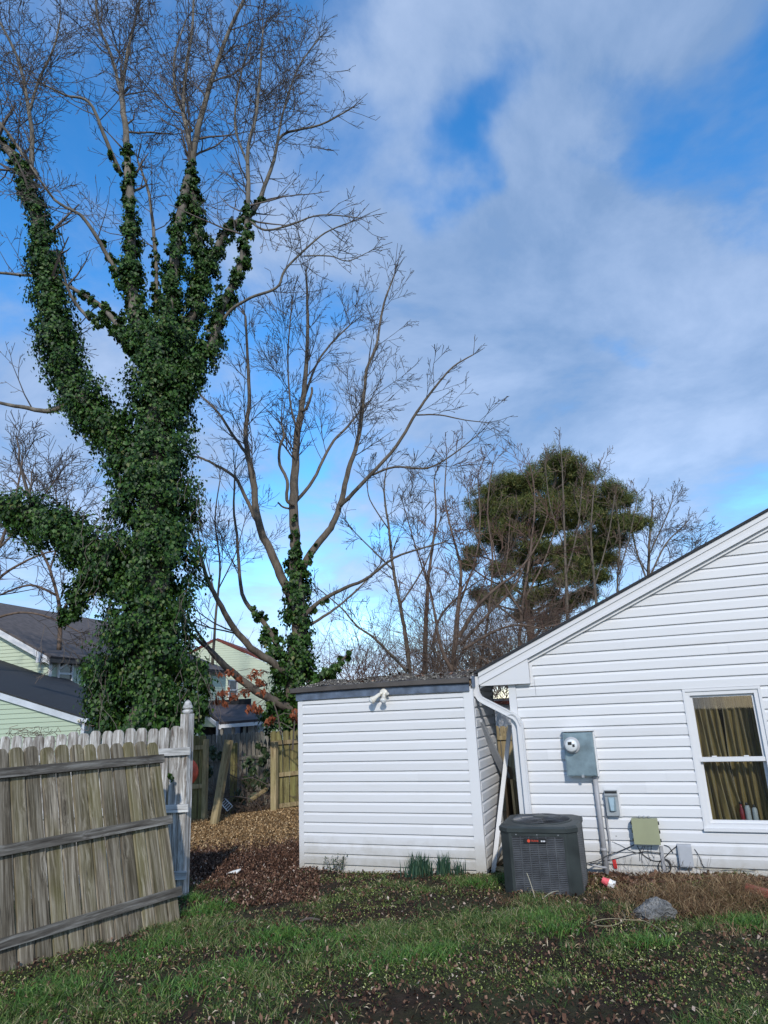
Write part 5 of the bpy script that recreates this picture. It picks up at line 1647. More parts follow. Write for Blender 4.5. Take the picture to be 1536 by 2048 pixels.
# ---- smaller bare trees behind the shed
def small_tree(limbs_, Y, seed, name, label, group, mat, tmat, dens=1.8, Lr=(.7, 1.8), trop=.10, minr=.0075, t0=.15, Pd=None, wig=1.0):
    t = Tree(seed); t.k = .48
    P = Pd or dict(seg=(.35, .25, .18), wig=(.13 * wig, .17 * wig, .2 * wig), trop=(trop, trop * .8, trop * .6), dens=(4.2, 6.0, 0), ang=(.35, .95), lf=(.36, .7), minr=minr)
    b = None
    for L in limbs_:
        S, R = t.limb(L, Y, 7, minr=minr)
        if b is None: b = S[0]
        t.sprout(S, R, dens, (Lr[0] * 1.25, Lr[1] * 1.35), P, t0=t0, rf=.34, ang=(.35, .9))
    return t.finish(name, Vector((b.x, b.y, -.4)), label, group, mat, tmat)
GRP = 'bare trees behind the shed'
small_tree([[(822, 1365, 9), (812, 1280, 8.5), (801, 1215, 7.5), (786, 1136, 6.5), (778, 1058, 5), (768, 980, 3.5), (775, 930, 2)],
            [(815, 1345, 6, -.3), (755, 1282, 5, -.5), (713, 1251, 4, -.7), (682, 1215, 3, -.8), (640, 1180, 2, -1)],
            [(786, 1140, 4, .2), (745, 1100, 3, .5), (705, 1060, 2, .7)],
            [(778, 1060, 3, .2), (740, 1000, 2.4, .3), (735, 960, 1.6, .4)],
            [(800, 1210, 4, .3), (850, 1130, 3, .6), (880, 1040, 2, .8)]], 20.0, 21, 'bare_tree', 'slender grey-brown bare tree rising just right of the second tree', GRP, 'bark_grey', 'twig_pale', 1.6)
small_tree([[(848, 1370, 11), (852, 1250, 9.5), (856, 1162, 7), (864, 1100, 5.5), (872, 1030, 4), (868, 960, 2.5)],
            [(856, 1170, 4, .2), (830, 1090, 3, .4), (810, 1020, 2, .6)],
            [(866, 1290, 6, -.5), (880, 1235, 5, -.6), (920, 1190, 3.4, -.8), (960, 1160, 2, -1)]], 21.0, 22, 'bare_tree', 'bare brown tree with a straight trunk, second from the left behind the shed', GRP, 'bark_brown', 'twig_pale', 1.7)
small_tree([[(903, 1370, 12), (912, 1260, 10), (918, 1200, 8), (921, 1136, 6), (905, 1069, 4.5), (890, 1000, 3), (893, 920, 2)],
            [(918, 1275, 9, -.4), (950, 1220, 7.5, -.6), (984, 1183, 6, -.8), (1036, 1142, 4.5, -1), (1075, 1088, 3, -1.2), (1095, 1030, 2, -1.3)],
            [(921, 1290, 7, .3), (975, 1230, 5, .5), (1030, 1170, 4, .7), (1065, 1090, 3, .9)],
            [(918, 1210, 5, .3), (950, 1120, 4, .5), (960, 1040, 3, .7), (955, 950, 2, .8)],
            [(905, 1345, 9, -.5), (880, 1290, 7, -.7), (868, 1220, 5, -.8), (850, 1140, 3, -1)],
            [(925, 1300, 6, -.8), (990, 1262, 5, -1), (1040, 1250, 4, -1.2), (1100, 1262, 2.5, -1.4)]], 19.0, 23, 'bare_tree', 'many-stemmed brown bare tree standing in the middle of the thicket', GRP, 'bark_brown', 'twig_red', 1.3, trop=.05, wig=1.3)
small_tree([[(1138, 1330, 7), (1135, 1235, 6), (1130, 1110, 5), (1127, 1006, 3.6), (1124, 930, 2.4), (1120, 890, 1.5)],
            [(1132, 1150, 3.5, .2), (1155, 1060, 3, .4), (1165, 960, 2, .5)],
            [(1130, 1100, 3, .2), (1100, 1010, 2.4, .3), (1090, 920, 1.6, .4)]], 22.0, 24, 'bare_tree', 'slim pale bare tree standing in front of the pine', GRP, 'bark_grey', 'twig_tan', .9, Lr=(.6, 1.3), trop=.16)
small_tree([[(1195, 1330, 6.5), (1192, 1204, 5.5), (1184, 1110, 4.5), (1182, 1058, 3.6), (1188, 980, 2.4), (1200, 930, 1.5)],
            [(1190, 1170, 3, .2), (1215, 1080, 2.6, .4), (1230, 990, 1.8, .5)],
            [(1186, 1130, 3, -.2), (1165, 1060, 2.2, -.4), (1150, 1000, 1.6, -.5)]], 22.5, 25, 'bare_tree', 'slim pale bare tree right of the pine trunk', GRP, 'bark_grey', 'twig_tan', .9, Lr=(.6, 1.3), trop=.16)
small_tree([[(1296, 1260, 8), (1297, 1152, 6), (1299, 1080, 4.5), (1305, 1020, 3)],
            [(1297, 1160, 4, .2), (1330, 1090, 3.2, .4), (1370, 1050, 2.2, .6)],
            [(1297, 1170, 4, -.2), (1270, 1090, 3, -.4), (1258, 1010, 2, -.6)],
            [(1298, 1110, 3, .4), (1330, 1040, 2.4, .6), (1345, 1000, 1.6, .7)],
            [(1297, 1180, 3, .6), (1345, 1130, 2.4, .8), (1385, 1105, 1.6, 1)]], 30.0, 26, 'bare_tree', 'round-headed fine-twigged bare tree above the house roof, farthest right', GRP, 'bark_grey', 'twig', 2.3, Lr=(.8, 2.0), trop=.05, minr=.009)
small_tree([[(955, 1365, 6), (975, 1240, 5), (985, 1120, 4), (975, 1020, 3), (985, 930, 2)],
            [(975, 1230, 3, .2), (1010, 1140, 2.6, .3), (1020, 1040, 2, .4)], [(985, 1130, 3), (950, 1060, 2.4), (935, 980, 1.6)]], 23.0, 27, 'bare_tree', 'thin bare sapling left of the pine', GRP, 'bark_brown', 'twig_tan', 1.5, trop=.12)
small_tree([[(1035, 1330, 7), (1045, 1210, 6), (1060, 1110, 4.5), (1070, 1000, 3), (1060, 930, 2)],
            [(1048, 1200, 4, .2), (1085, 1130, 3, .4), (1110, 1060, 2, .5)], [(1045, 1230, 4, -.3), (1000, 1150, 3, -.5), (985, 1080, 2, -.6)]], 18.6, 28, 'bare_tree', 'reddish bare sapling crossing in front of the pine foliage', GRP, 'bark_brown', 'twig_red', .9, trop=.08, wig=1.2)
small_tree([[(1250, 1300, 5), (1235, 1180, 4), (1240, 1080, 3), (1230, 1000, 2)], [(1238, 1150, 2.6), (1262, 1060, 2), (1275, 990, 1.4)]], 24, 29, 'bare_tree', 'thin bare sapling between the pine and the round-headed tree', GRP, 'bark_grey', 'twig_tan', 1.5, trop=.15)
# trees at the far left, behind the green houses
GL = 'bare trees behind the green houses'
small_tree([[(118, 1300, 9), (120, 1230, 8), (112, 1180, 6), (92, 1120, 5), (60, 1070, 4), (20, 1010, 3)],
            [(120, 1235, 6, .3), (150, 1180, 4.6, .5), (190, 1130, 3.4, .7), (215, 1060, 2.4, .8)],
            [(112, 1190, 5, -.3), (60, 1170, 4, -.5), (0, 1190, 3, -.7)],
            [(100, 1140, 4, .2), (120, 1060, 3, .4), (110, 980, 2, .5)],
            [(60, 1075, 3.4, .2), (70, 1000, 2.6, .3), (40, 930, 2, .4)]], 18.6, 31, 'bare_tree', 'dark bare tree behind the long green house, left of the ivy trunk', GL, 'bark_brown', 'twig', 2.3, Lr=(.8, 1.9), trop=.0, wig=1.4)
small_tree([[(-60, 1300, 10), (-40, 1180, 8), (0, 1090, 6), (30, 1000, 4), (45, 920, 2.5)],
            [(-40, 1190, 6), (20, 1140, 4.6), (80, 1110, 3.4), (140, 1095, 2)],
            [(-20, 1240, 5), (40, 1225, 4), (100, 1235, 3), (160, 1265, 2)],
            [(0, 1095, 4), (60, 1030, 3), (110, 960, 2)]], 17.6, 32, 'bare_tree', 'dark bare tree at the left edge with drooping twigs over the roofs', GL, 'bark_brown', 'twig', 2.3, Lr=(.8, 1.9), trop=-.02, wig=1.4)
small_tree([[(425, 1330, 6), (432, 1230, 5), (440, 1130, 4), (430, 1040, 3), (440, 960, 2)], [(436, 1180, 3), (470, 1110, 2.4), (490, 1040, 1.6)],
            [(434, 1200, 3), (415, 1130, 2.2), (405, 1070, 1.6)]], 24, 33, 'bare_tree', 'thin bare tree between the ivy tree and the second tree', GL, 'bark_grey', 'twig', 1.8, trop=.05)

# ---- pine
def pine():
    t = Tree(41); Y = 26.0
    S, R = t.limb([(1068, 1330, 15), (1060, 1240, 14), (1052, 1165, 12), (1068, 1090, 10), (1088, 1030, 8), (1108, 970, 5.5), (1120, 920, 3)], Y, 9)
    cl = [(1118, 925, 26), (1090, 945, 26), (1145, 945, 28), (1060, 965, 26), (1115, 975, 34), (1165, 960, 20), (1012, 965, 22), (985, 985, 26), (1035, 985, 28), (975, 1012, 26), (1010, 1020, 32), (1055, 1015, 32), (1095, 1015, 34), (1140, 1005, 32), (1175, 985, 22),
          (960, 1045, 18), (1000, 1060, 28), (1040, 1060, 30), (1080, 1060, 26), (1130, 1045, 28), (1170, 1030, 24), (1205, 1010, 20), (1225, 985, 20), (1240, 1005, 18), (1215, 1045, 26), (1250, 1045, 24), (1275, 1050, 16), (1190, 1075, 26), (1230, 1080, 20),
          (1150, 1095, 24), (1180, 1115, 22), (1200, 1090, 16), (1010, 1095, 18), (985, 1080, 16), (1165, 1150, 24), (1200, 1155, 14), (1130, 1160, 14), (1090, 1190, 18), (1120, 1215, 18), (960, 1190, 14), (980, 1200, 12), (945, 1105, 12), (935, 1130, 10), (1045, 1230, 14), (1070, 1095, 20), (1100, 1110, 22), (1140, 1130, 22), (1030, 1120, 18), (1000, 1140, 16), (1080, 1150, 18), (1210, 1120, 18), (1060, 1200, 18), (1150, 1200, 16), (1010, 1180, 14), (1095, 1240, 16), (1175, 1190, 14)]
    C = []; 
    for x, y, r_ in cl:
        dy = t.r.uniform(-2.0, 2.0)
        c = T(x, y, Y + dy); w = r_ / F_PX * (c - EYE).length
        # a limb from the trunk out to the clump
        base = min(S, key=lambda p: abs(p.z - (c.z - .5 - .25 * abs(c.x - p.x))))
        mid = base.lerp(c, .55) + Vector((0, 0, -.15 + t.r.gauss(0, .15)))
        t.twigs.tube(smooth_path([base, mid, c], 4), [.05] * 4 + [.035] * 3 + [.02] * 2, 4)
        k = int(14 + r_ * 2.3)
        for _ in range(k):
            v = Vector((t.r.gauss(0, 1.25), t.r.gauss(0, 1.1), t.r.gauss(0, .58)))
            C.append(tuple(c + v * w * .56))
    C = np.array(C); n = len(C); m = 56
    K = np.repeat(C, m, 0); N = n * m
    d = rng.normal(0, 1, (N, 3)); d[:, 2] += .55; d /= np.linalg.norm(d, axis=1, keepdims=True)
    off = rng.normal(0, .085, (N, 3))
    L = rng.uniform(.12, .27, N)[:, None]
    s = np.cross(d, rng.normal(0, 1, (N, 3))); s /= np.linalg.norm(s, axis=1, keepdims=True)
    p0 = K + off
    V = np.stack([p0 - s * .011, p0 + s * .011, p0 + d * L], 1).reshape(-1, 3)
    Fc = np.arange(N * 3).reshape(-1, 3)
    r_ = t.finish('pine_tree', Vector((S[0].x, Y, -.4)), 'evergreen pine with clumps of dark olive needles behind the bare thicket', None, 'bark_brown', 'bark_brown')
    o = arrays('needles', V, Fc, M['pine'], r_); o['kind'] = 'stuff'
pine()

# ---- tangle of brush behind the shed and far wood on the horizon
def tangle(name, label, cat, mat, seeds, n, xr, yr, Yr, Lr, rad, droop, sub=2):
    rd = random.Random(seeds); mb = MB()
    for _ in range(n):
        Y = rd.uniform(*Yr); x = rd.uniform(*xr)
        p = T(x, rd.uniform(*yr), Y); p.z = max(-.4, p.z)
        d = Vector((rd.gauss(0, .55), rd.gauss(0, .35), rd.uniform(.5, 1.2))).normalized()
        L = rd.uniform(*Lr); m = 10; pts = [p]; dirs = [d]
        for i in range(m):
            d = Vector((d.x + rd.gauss(0, .14), d.y + rd.gauss(0, .12), d.z - droop + rd.gauss(0, .10))).normalized()
            p = p + d * (L / m); pts.append(p); dirs.append(d)
        r0 = rd.uniform(*rad)
        mb.tube(pts, [r0 * (1 - .75 * i / m) for i in range(m + 1)], 3)
        for _ in range(int(L * sub)):
            i = rd.randrange(2, m); q = pts[i]; dd = (dirs[i] + Vector((rd.gauss(0, .6), rd.gauss(0, .6), rd.gauss(0, .5)))).normalized()
            l2 = rd.uniform(.25, .8); p2 = [q]
            for k in range(4):
                dd = Vector((dd.x + rd.gauss(0, .2), dd.y + rd.gauss(0, .2), dd.z + rd.gauss(0, .2))).normalized(); q = q + dd * l2 / 4; p2.append(q)
            mb.tube(p2, [r0 * .4, r0 * .35, r0 * .3, r0 * .25, r0 * .2], 3)
    o = mb.build(name, M[mat]); tag(o, label, cat, None, 'stuff'); return o
tangle('bramble_thicket', 'tangle of arching brown stems behind the shed roof', 'thicket', 'twig_tan', 51, 430, (840, 1180), (1330, 1400), (17.5, 22.5), (1.6, 4.2), (.006, .014), .06, 4)
tangle('bramble_thicket', 'dense red-brown brush low behind the shed roof', 'thicket', 'twig_red', 52, 480, (690, 1250), (1330, 1400), (19, 26), (1.0, 3.0), (.006, .013), .04, 4)
tangle('far_wood', 'far reddish brown wood on the horizon behind the second tree', 'wood', 'twig_red', 53, 900, (-100, 1500), (1392, 1400), (44, 70), (3.0, 6.5), (.02, .04), .02, 2)
tangle('brush_pile', 'heap of dead brush and twigs inside the fence opening', 'brush', 'twig_tan', 54, 110, (440, 535), (1610, 1640), (15.7, 16.8), (.5, 1.5), (.005, .012), .12, 3)

# ------------------------------------------------------------------ ivy and odds in the opening
def ivy_plant(name, label, envs, dens, size, mat='ivy_dark', group=None, cat='ivy', stems=0):
    V, Fc = ivy_cloud(envs, dens, size, inner=.35)
    o = arrays(name, V, Fc, M[mat])
    tag(o, label, cat, group, 'stuff')
ivy_plant('ivy_mass', 'dark ivy hanging over the pointed fence left of the leaning post', [env([(420, 1492, 13), (424, 1540, 15), (420, 1600, 14)], 16.9), env([(440, 1492, 10), (445, 1530, 9)], 17.2)], 300, (.06, .11))
ivy_plant('ivy_mass', 'dark ivy climbing the pointed fence beside the right-hand post', [env([(524, 1488, 12), (530, 1530, 16), (535, 1600, 14)], 16.8), env([(500, 1515, 18), (520, 1560, 18)], 16.7)], 300, (.06, .11))
ivy_plant('ivy_shrub', 'sprawling dark ivy shrub over the brush pile in the opening', [env([(480, 1560, 22), (500, 1550, 26), (525, 1560, 20)], 16.4), env([(470, 1590, 18), (520, 1595, 20)], 16.2), env([(505, 1520, 18), (490, 1535, 16)], 16.5)], 170, (.06, .11))
ivy_plant('ivy_sprig', 'small ivy sprig growing on the whitewashed fence beside the post', [env([(341, 1545, 7), (343, 1570, 9), (340, 1600, 4)], 8.5)], 900, (.022, .05), 'ivy')
ivy_plant('ivy_sprig', 'ivy creeping over the top of the whitewashed fence under the ivy tree', [env([(250, 1462, 14), (225, 1478, 10)], 9.3)], 700, (.03, .07), 'ivy')
# dead vines along the whitewashed fence top
mb = MB()
for i in range(26):
    x = random.uniform(0, 160); y = random.uniform(1462, 1476); p = T(x, y, 8.95); pts = [p]
    for k in range(6):
        p = p + Vector((random.uniform(-.02, .09), random.gauss(0, .02), random.gauss(0, .035))); pts.append(p)
    mb.tube(pts, .0035, 3)
tag(mb.build('dead_vine', M['twig_red']), 'dead red-brown vines along the top of the whitewashed fence', 'vine', None, 'stuff')
# white wire rack in the pile
rk_ = root('wire_rack', T(456, 1612, 15.6), 'white wire rack lying in the brush pile behind the leaning post', 'rack')
p0, p1, p2, p3 = T(440, 1605, 15.7), T(449, 1596, 15.9), T(465, 1612, 15.6), T(455, 1622, 15.4)
MB().tube([p0, p1, p2, p3, p0], .012, 5).build('frame', M['whitep'], rk_)
for i in range(1, 5):
    MB().tube([p1.lerp(p2, i / 5), p0.lerp(p3, i / 5)], .008, 4).build('wire', M['whitep'], rk_)
beam(T(501, 1600, 15.9), T(533, 1578, 16.2), .07, .06, 'cut_branch', M['tan_wood'], 'pinkish cut branch poking out of the brush pile', 'branch')
for i, pxs in enumerate([[(452, 1545), (480, 1558), (505, 1556), (535, 1570)], [(478, 1557), (484, 1575), (487, 1592)], [(410, 1585), (418, 1598), (425, 1604)], [(440, 1597), (470, 1593), (500, 1598), (512, 1610)]]):
    lab = ['long pale bare branch lying across the brush pile', 'short pale branch hanging down in the brush pile', 'pale bent twig left of the leaning post', 'pale branch lying low across the wire rack'][i]
    tag(MB().tube(smooth_path([T(x, y, 15.9 - i * .1) for x, y in pxs], 4), .012, 5).build('dead_branch', M['twig_pale']), lab, 'branch', 'dead branches in the opening')
# sapling with dead red oak leaves
def oak_sapling(px, Y, label, clusters):
    r_ = root('oak_sapling', Vector((T(px[0][0], px[0][1], Y).x, Y, gz(T(px[0][0], px[0][1], Y).x, Y))), label, 'sapling', 'saplings with dead red leaves')
    mb = MB(); mb.tube(smooth_path([T(x, y, Y) for x, y in px], 5), [.022 - .0012 * i for i in range((len(px) - 1) * 5 + 1)], 5)
    C = []
    for cx, cy, rr_ in clusters:
        c = T(cx, cy, Y + random.uniform(-.5, .5)); w = rr_ / F_PX * Y
        b = T(*min(px, key=lambda q: (q[0] - cx) ** 2 + (q[1] - cy) ** 2), Y)
        mb.tube([b, b.lerp(c, .5) + Vector((0, 0, .08)), c], [.012, .009, .005], 4)
        for _ in range(int(rr_ * 3.2)):
            C.append(tuple(c + Vector((random.gauss(0, w * .5), random.gauss(0, w * .5), random.gauss(0, w * .35)))))
    mb.build('stem', M['twig'], r_)
    C = np.array(C); N = rng.normal(0, 1, (len(C), 3)); N[:, 1] -= .8
    V, Fc = leaf_arrays(C, N, (.06, .14), aspect=.55)
    o = arrays('leaves', V, Fc, M['oakleaf'], r_); o['kind'] = 'stuff'
oak_sapling([(562, 1470), (555, 1430), (545, 1400), (535, 1370), (538, 1345)], 15.0, 'sapling with dead red-brown leaves in front of the porch roof', [(445, 1392, 13), (435, 1405, 8), (468, 1395, 8), (490, 1385, 11), (510, 1350, 12), (520, 1365, 10), (505, 1415, 12), (515, 1420, 9), (450, 1410, 7), (460, 1345, 9), (478, 1358, 8), (525, 1385, 7), (440, 1350, 6)])
oak_sapling([(585, 1500), (588, 1460), (590, 1430)], 14.6, 'low clump of dead red leaves beside the shed corner', [(588, 1432, 8), (594, 1440, 7), (545, 1438, 7), (538, 1445, 7), (590, 1425, 6)])

# ------------------------------------------------------------------ plants, rock and litter in the yard
def blades(n, cx, cy, sx, sy, h, w, bend, mat, spread=.25, gauss=True):
    x = cx + (rng.normal(0, sx, n) if gauss else rng.uniform(-sx, sx, n)); y = cy + (rng.normal(0, sy, n) if gauss else rng.uniform(-sy, sy, n))
    return blade_arrays(x, y, rng.uniform(h[0], h[1], n), w, bend, spread)
def blade_arrays(x, y, H, w, bend, spread, zoff=-.01):
    n = len(x); z = zg(x, y) + zoff
    P = np.stack([x, y, z], 1)
    a = rng.uniform(0, 2 * np.pi, n); lean = np.abs(rng.normal(0, spread, n))
    d = np.stack([np.cos(a) * lean, np.sin(a) * lean, np.ones(n)], 1); d /= np.linalg.norm(d, axis=1, keepdims=True)
    fa = rng.uniform(0, np.pi, n); s = np.stack([np.cos(fa), np.sin(fa), np.zeros(n)], 1) * (w * rng.uniform(.6, 1.2, n))[:, None]
    H = H[:, None]
    b = np.stack([np.cos(a), np.sin(a), np.zeros(n)], 1) * (bend * rng.uniform(.3, 1.3, n))[:, None]
    m = P + d * H * .55 + b * H * .22; t = P + d * H + b * H * .8; t[:, 2] -= (bend * H[:, 0] * .25)
    V = np.stack([P - s, P + s, m - s * .8, m + s * .8, t], 1).reshape(-1, 3)
    k = np.arange(n) * 5
    Fc = np.concatenate([np.stack([k, k + 1, k + 3], 1), np.stack([k, k + 3, k + 2], 1), np.stack([k + 2, k + 3, k + 4], 1)])
    return V, Fc
for (px, py, n, sx, sy, h, lab) in [(838, 1752, 250, .070, .04, (.17, .31), 'largest clump of blue-green daffodil leaves against the shed wall'),
                                    (888, 1750, 110, .036, .03, (.15, .31), 'middle clump of blue-green daffodil leaves against the shed wall'),
                                    (918, 1752, 44, .045, .025, (.09, .24), 'sparse clump of daffodil leaves nearest the shed corner post')]:
    g_ = G(px, py)
    V, Fc = blades(n, g_.x, g_.y, sx, sy, h, .0075, .16, None, .16)
    tag(arrays('daffodil_clump', V, Fc, M['daffodil']), lab, 'plant', 'daffodil clumps along the shed')
# straggly weed by the shed
wg = G(672, 1748); mb = MB(); C = []
for i in range(16):
    p = Vector((wg.x + random.gauss(0, .07), wg.y + .05, wg.z)); pts = [p]; d = Vector((random.uniform(-.3, .5), -.1, 1)).normalized()
    for k in range(6):
        d = (d + Vector((random.gauss(.05, .2), random.gauss(0, .1), random.gauss(0, .1)))).normalized(); p = p + d * random.uniform(.02, .05); pts.append(p); C += [tuple(p + Vector((random.gauss(0, .012), random.gauss(0, .012), random.gauss(0, .012)))) for _ in range(2)]
    mb.tube(pts, .0018, 3)
wr = root('weed', wg, 'straggly dark weed growing against the shed wall', 'plant')
mb.build('stem', M['twig'], wr)
V, Fc = leaf_arrays(np.array(C), rng.normal(0, 1, (len(C), 3)), (.012, .028)); o = arrays('leaves', V, Fc, M['ivy_dark'], wr); o['kind'] = 'stuff'
# rock
def rock(px, py, size, seed, label, mat='rock'):
    rd = random.Random(seed); g_ = G(px, py); mb = MB()
    import bmesh
    bm = bmesh.new(); bmesh.ops.create_icosphere(bm, subdivisions=4, radius=1)
    cuts = [(Vector((rd.gauss(0, 1), rd.gauss(0, 1), rd.gauss(0, 1) + .3)).normalized(), rd.uniform(.55, .85)) for _ in range(11)]
    for v in bm.verts:
        for nn, dd in cuts:
            k = v.co.dot(nn)
            if k > dd: v.co -= nn * (k - dd) * .92
        v.co *= 1 + .09 * math.sin(v.co.x * 7 + seed) * math.sin(v.co.y * 8 + v.co.z * 3) + .04 * math.sin(v.co.z * 19 + v.co.x * 15) + .03 * math.sin(v.co.y * 31 - v.co.x * 23)
        v.co = Vector((v.co.x * size[0], v.co.y * size[1], v.co.z * size[2]))
    me = bpy.data.meshes.new('rock'); bm.to_mesh(me); bm.free(); me.materials.append(M[mat])
    o = bpy.data.objects.new('rock', me); col.objects.link(o); o.location = g_ + ZV * size[2] * .55; o.rotation_euler = (.15, -.12, rd.uniform(-.7, -.3))
    tag(o, label, 'rock'); return o
rock(1312, 1838, (.21, .12, .12), 7, 'jagged grey rock lying in the grass below the tan box')
bg = G(1517, 1790)
o = tag(MB().box(bg + ZV * .035, (.20, .095, .06), (Vector((.8, -.55, -.18)).normalized(), Vector((.55, .8, 0)).normalized(), Vector((.12, -.1, 1)).normalized())).build('brick', M['brick']), 'red brick lying by the house wall at the right edge', 'brick')
cg = G(1219, 1778)
cr = root('crumpled_cup', cg, 'crumpled pink and white plastic cup beside the air conditioner', 'litter')
cax = Vector((.75, -.4, -.35)).normalized(); ca_ = cax.orthogonal().normalized()
MB().lathe(cg + Vector((-.06, .02, .085)), [(0, 0), (.03, 0), (.040, .05), (.046, .07)], 12, (ca_, cax.cross(ca_), cax)).build('cup', M['pink'], cr)
MB().lathe(cg + Vector((-.06, .02, .085)) + cax * .0705, [(.046, 0), (.042, .03), (.05, .06), (.035, .065)], 9, (ca_, cax.cross(ca_), cax)).build('rim', M['whitep'], cr)
lg = G(465, 1752)
tag(MB().prism([lg + Vector((-.09, 0, .02)), lg + Vector((-.02, -.05, .05)), lg + Vector((.06, -.02, .03)), lg + Vector((.10, .06, .06)), lg + Vector((0, .08, .04))], ZV * .012).build('paper_scrap', M['whitep']), 'scrap of white litter on the bare soil beside the fence', 'litter')
# pale cord lying in curls on the grass
cp = [(1183, 1862), (1200, 1856), (1225, 1853), (1262, 1856), (1290, 1858), (1318, 1873), (1335, 1890)]
cp2 = [(1183, 1862), (1200, 1868), (1225, 1868), (1245, 1860), (1252, 1850), (1246, 1836)]
for i, c_ in enumerate((cp, cp2)):
    tag(MB().tube(smooth_path([G(x, y) + ZV * .06 for x, y in c_], 5), .0035, 5).build('cord', M['cord'], smooth=True), ['pale cord arching over the grass below the rock', 'second pale cord curling back beside the first below the rock'][i], 'cord')
for i, (x0, y0, x1, y1, lab) in enumerate([(1070, 1800, 1058, 1762, 'pale dry stem standing in front of the air conditioner'), (1085, 1802, 1122, 1788, 'pale dry stem lying along the foot of the air conditioner'), (440, 1862, 480, 1850, 'dark stick lying on the grass near the fence'), (640, 1845, 600, 1850, 'short dark stick on the bare patch in mid yard')]):
    a_, b_ = G(x0, y0), G(x1, y1 if i != 0 else 1800)
    if i == 0: b_ = a_ + Vector((-.06, -.02, .22))
    tag(MB().tube(smooth_path([a_ + ZV * .02, a_.lerp(b_, .5) + ZV * .045, b_ + ZV * .03], 4), .004 if i < 2 else .009, 5).build('dry_stem' if i < 2 else 'stick', M['beige_cable' if i < 2 else 'twig']), lab, 'stem' if i < 2 else 'stick')

# masks for ground cover
def inside_yard(x, y):
    ok = (y > 3.6) & (y < 10.2)
    # not under the shed, house or behind the near fence
    st = (x * su.x + (y - SO.y) * su.y); sy_ = (x * sb.x + (y - SO.y) * sb.y)
    ok &= ~((st > ST0 - .02) & (st < ST1 + .05) & (sy_ > -.02))
    h_ = (x * hb.x + (y - HO.y) * hb.y); htt = (x * hu.x + (y - HO.y) * hu.y)
    ok &= ~((htt > TC0 - .1) & (h_ > -.03))
    fx = (x - FR.x) * fdir.y - (y - FR.y) * fdir.x                 # > 0 on the yard side
    ok &= (fx > .0) | (y > FR.y + .05)
    ac_ = (np.abs((x - acc.x) * au.x + (y - acc.y) * au.y) < .41) & (np.abs((x - acc.x) * ab.x + (y - acc.y) * ab.y) < .41)
    ok &= ~ac_
    return ok
def grassiness(x, y):
    g_ = vnoise(x, y, 1.1) * .42 + vnoise(x + 9, y - 4, 2.9) * .46 + vnoise(x, y, 7.0) * .24
    g_ = g_ + .22 * bump2(x, y, -1.7, 7.3, .7, .6) + .18 * bump2(x, y, -.2, 6.7, .9, .5) + .25 * bump2(x, y, 1.2, 6.9, .5, .35) + .16 * bump2(x, y, -2.2, 5.6, 1.2, .6)
    g_ = g_ - .35 * bump2(x, y, -.5, 7.45, 1.1, .3) - .5 * bump2(x, y, -1.6, 9.4, .7, 1.2) - .3 * bump2(x, y, .8, 4.9, 1.6, .5) - .35 * bump2(x, y, 2.6, 7.4, .9, .4) - .15 * bump2(x, y, 2.4, 5.0, 1.0, .5) + .18 * bump2(x, y, .3, 8.6, .9, .3)
    return g_
NT = 17500
cx_ = rng.uniform(-5.2, 6.2, NT); cy_ = rng.uniform(3.8, 10.2, NT)
gt = grassiness(cx_, cy_)
kp = rng.random(NT) < np.clip((gt - .555) * 5.5, 0.03, .95)
cx_, cy_, gt = cx_[kp], cy_[kp], gt[kp]
nb = rng.integers(6, 60, len(cx_)); tid = np.repeat(np.arange(len(cx_)), nb)
tr_ = rng.uniform(.012, .07, len(cx_)); th_ = rng.uniform(.025, .085, len(cx_)) * (1 + 1.2 * np.clip(gt - .62, 0, 1))
xs_ = cx_[tid] + rng.normal(0, 1, len(tid)) * tr_[tid]; ys_ = cy_[tid] + rng.normal(0, 1, len(tid)) * tr_[tid]
ok = inside_yard(xs_, ys_) & (np.abs(xs_) < ys_ * .85 + .6)
xs_, ys_, tid = xs_[ok], ys_[ok], tid[ok]
H = th_[tid] * rng.uniform(.4, 1.25, len(tid))
V, Fc = blade_arrays(xs_, ys_, H, .0030, .7, .9)
tag(arrays('lawn_grass', V, Fc, M['grass']), 'patchy short winter grass over the bare yard', 'grass', None, 'stuff')
print('grass', len(xs_))
# lusher tufts
V_, F_, off = [], [], 0
tufts = [(1090, 1840, 260, .16), (1120, 1862, 220, .14), (1490, 1850, 420, .13), (1270, 1885, 160, .16), (1310, 1890, 120, .12), (570, 1870, 240, .16), (545, 1880, 220, .15), (870, 1905, 260, .16), (830, 1915, 220, .18), (480, 1940, 200, .2), (430, 1815, 260, .14), (400, 1830, 260, .14), (390, 1800, 200, .10), (700, 1880, 160, .2), (1300, 1745, 120, .08), (1480, 1755, 160, .12), (1515, 1758, 160, .1), (330, 1890, 200, .2), (260, 1920, 200, .2), (120, 1980, 240, .22), (60, 2010, 200, .2), (360, 1980, 200, .22), (950, 1770, 180, .14), (1010, 1760, 120, .1), (620, 1900, 200, .22), (760, 1930, 160, .25)]
for (px, py, n, sp) in tufts:
    c_ = G(px, py)
    v, f = blades(n * 2, c_.x, c_.y, sp * .8, sp * .6, (.04, .13), .0036, .7, None, .7)
    V_.append(v); F_.append(f + off); off += len(v)
tag(arrays('grass_tufts', np.concatenate(V_), np.concatenate(F_), M['lush']), 'brighter green tufts of longer grass scattered over the yard', 'grass', None, 'stuff')
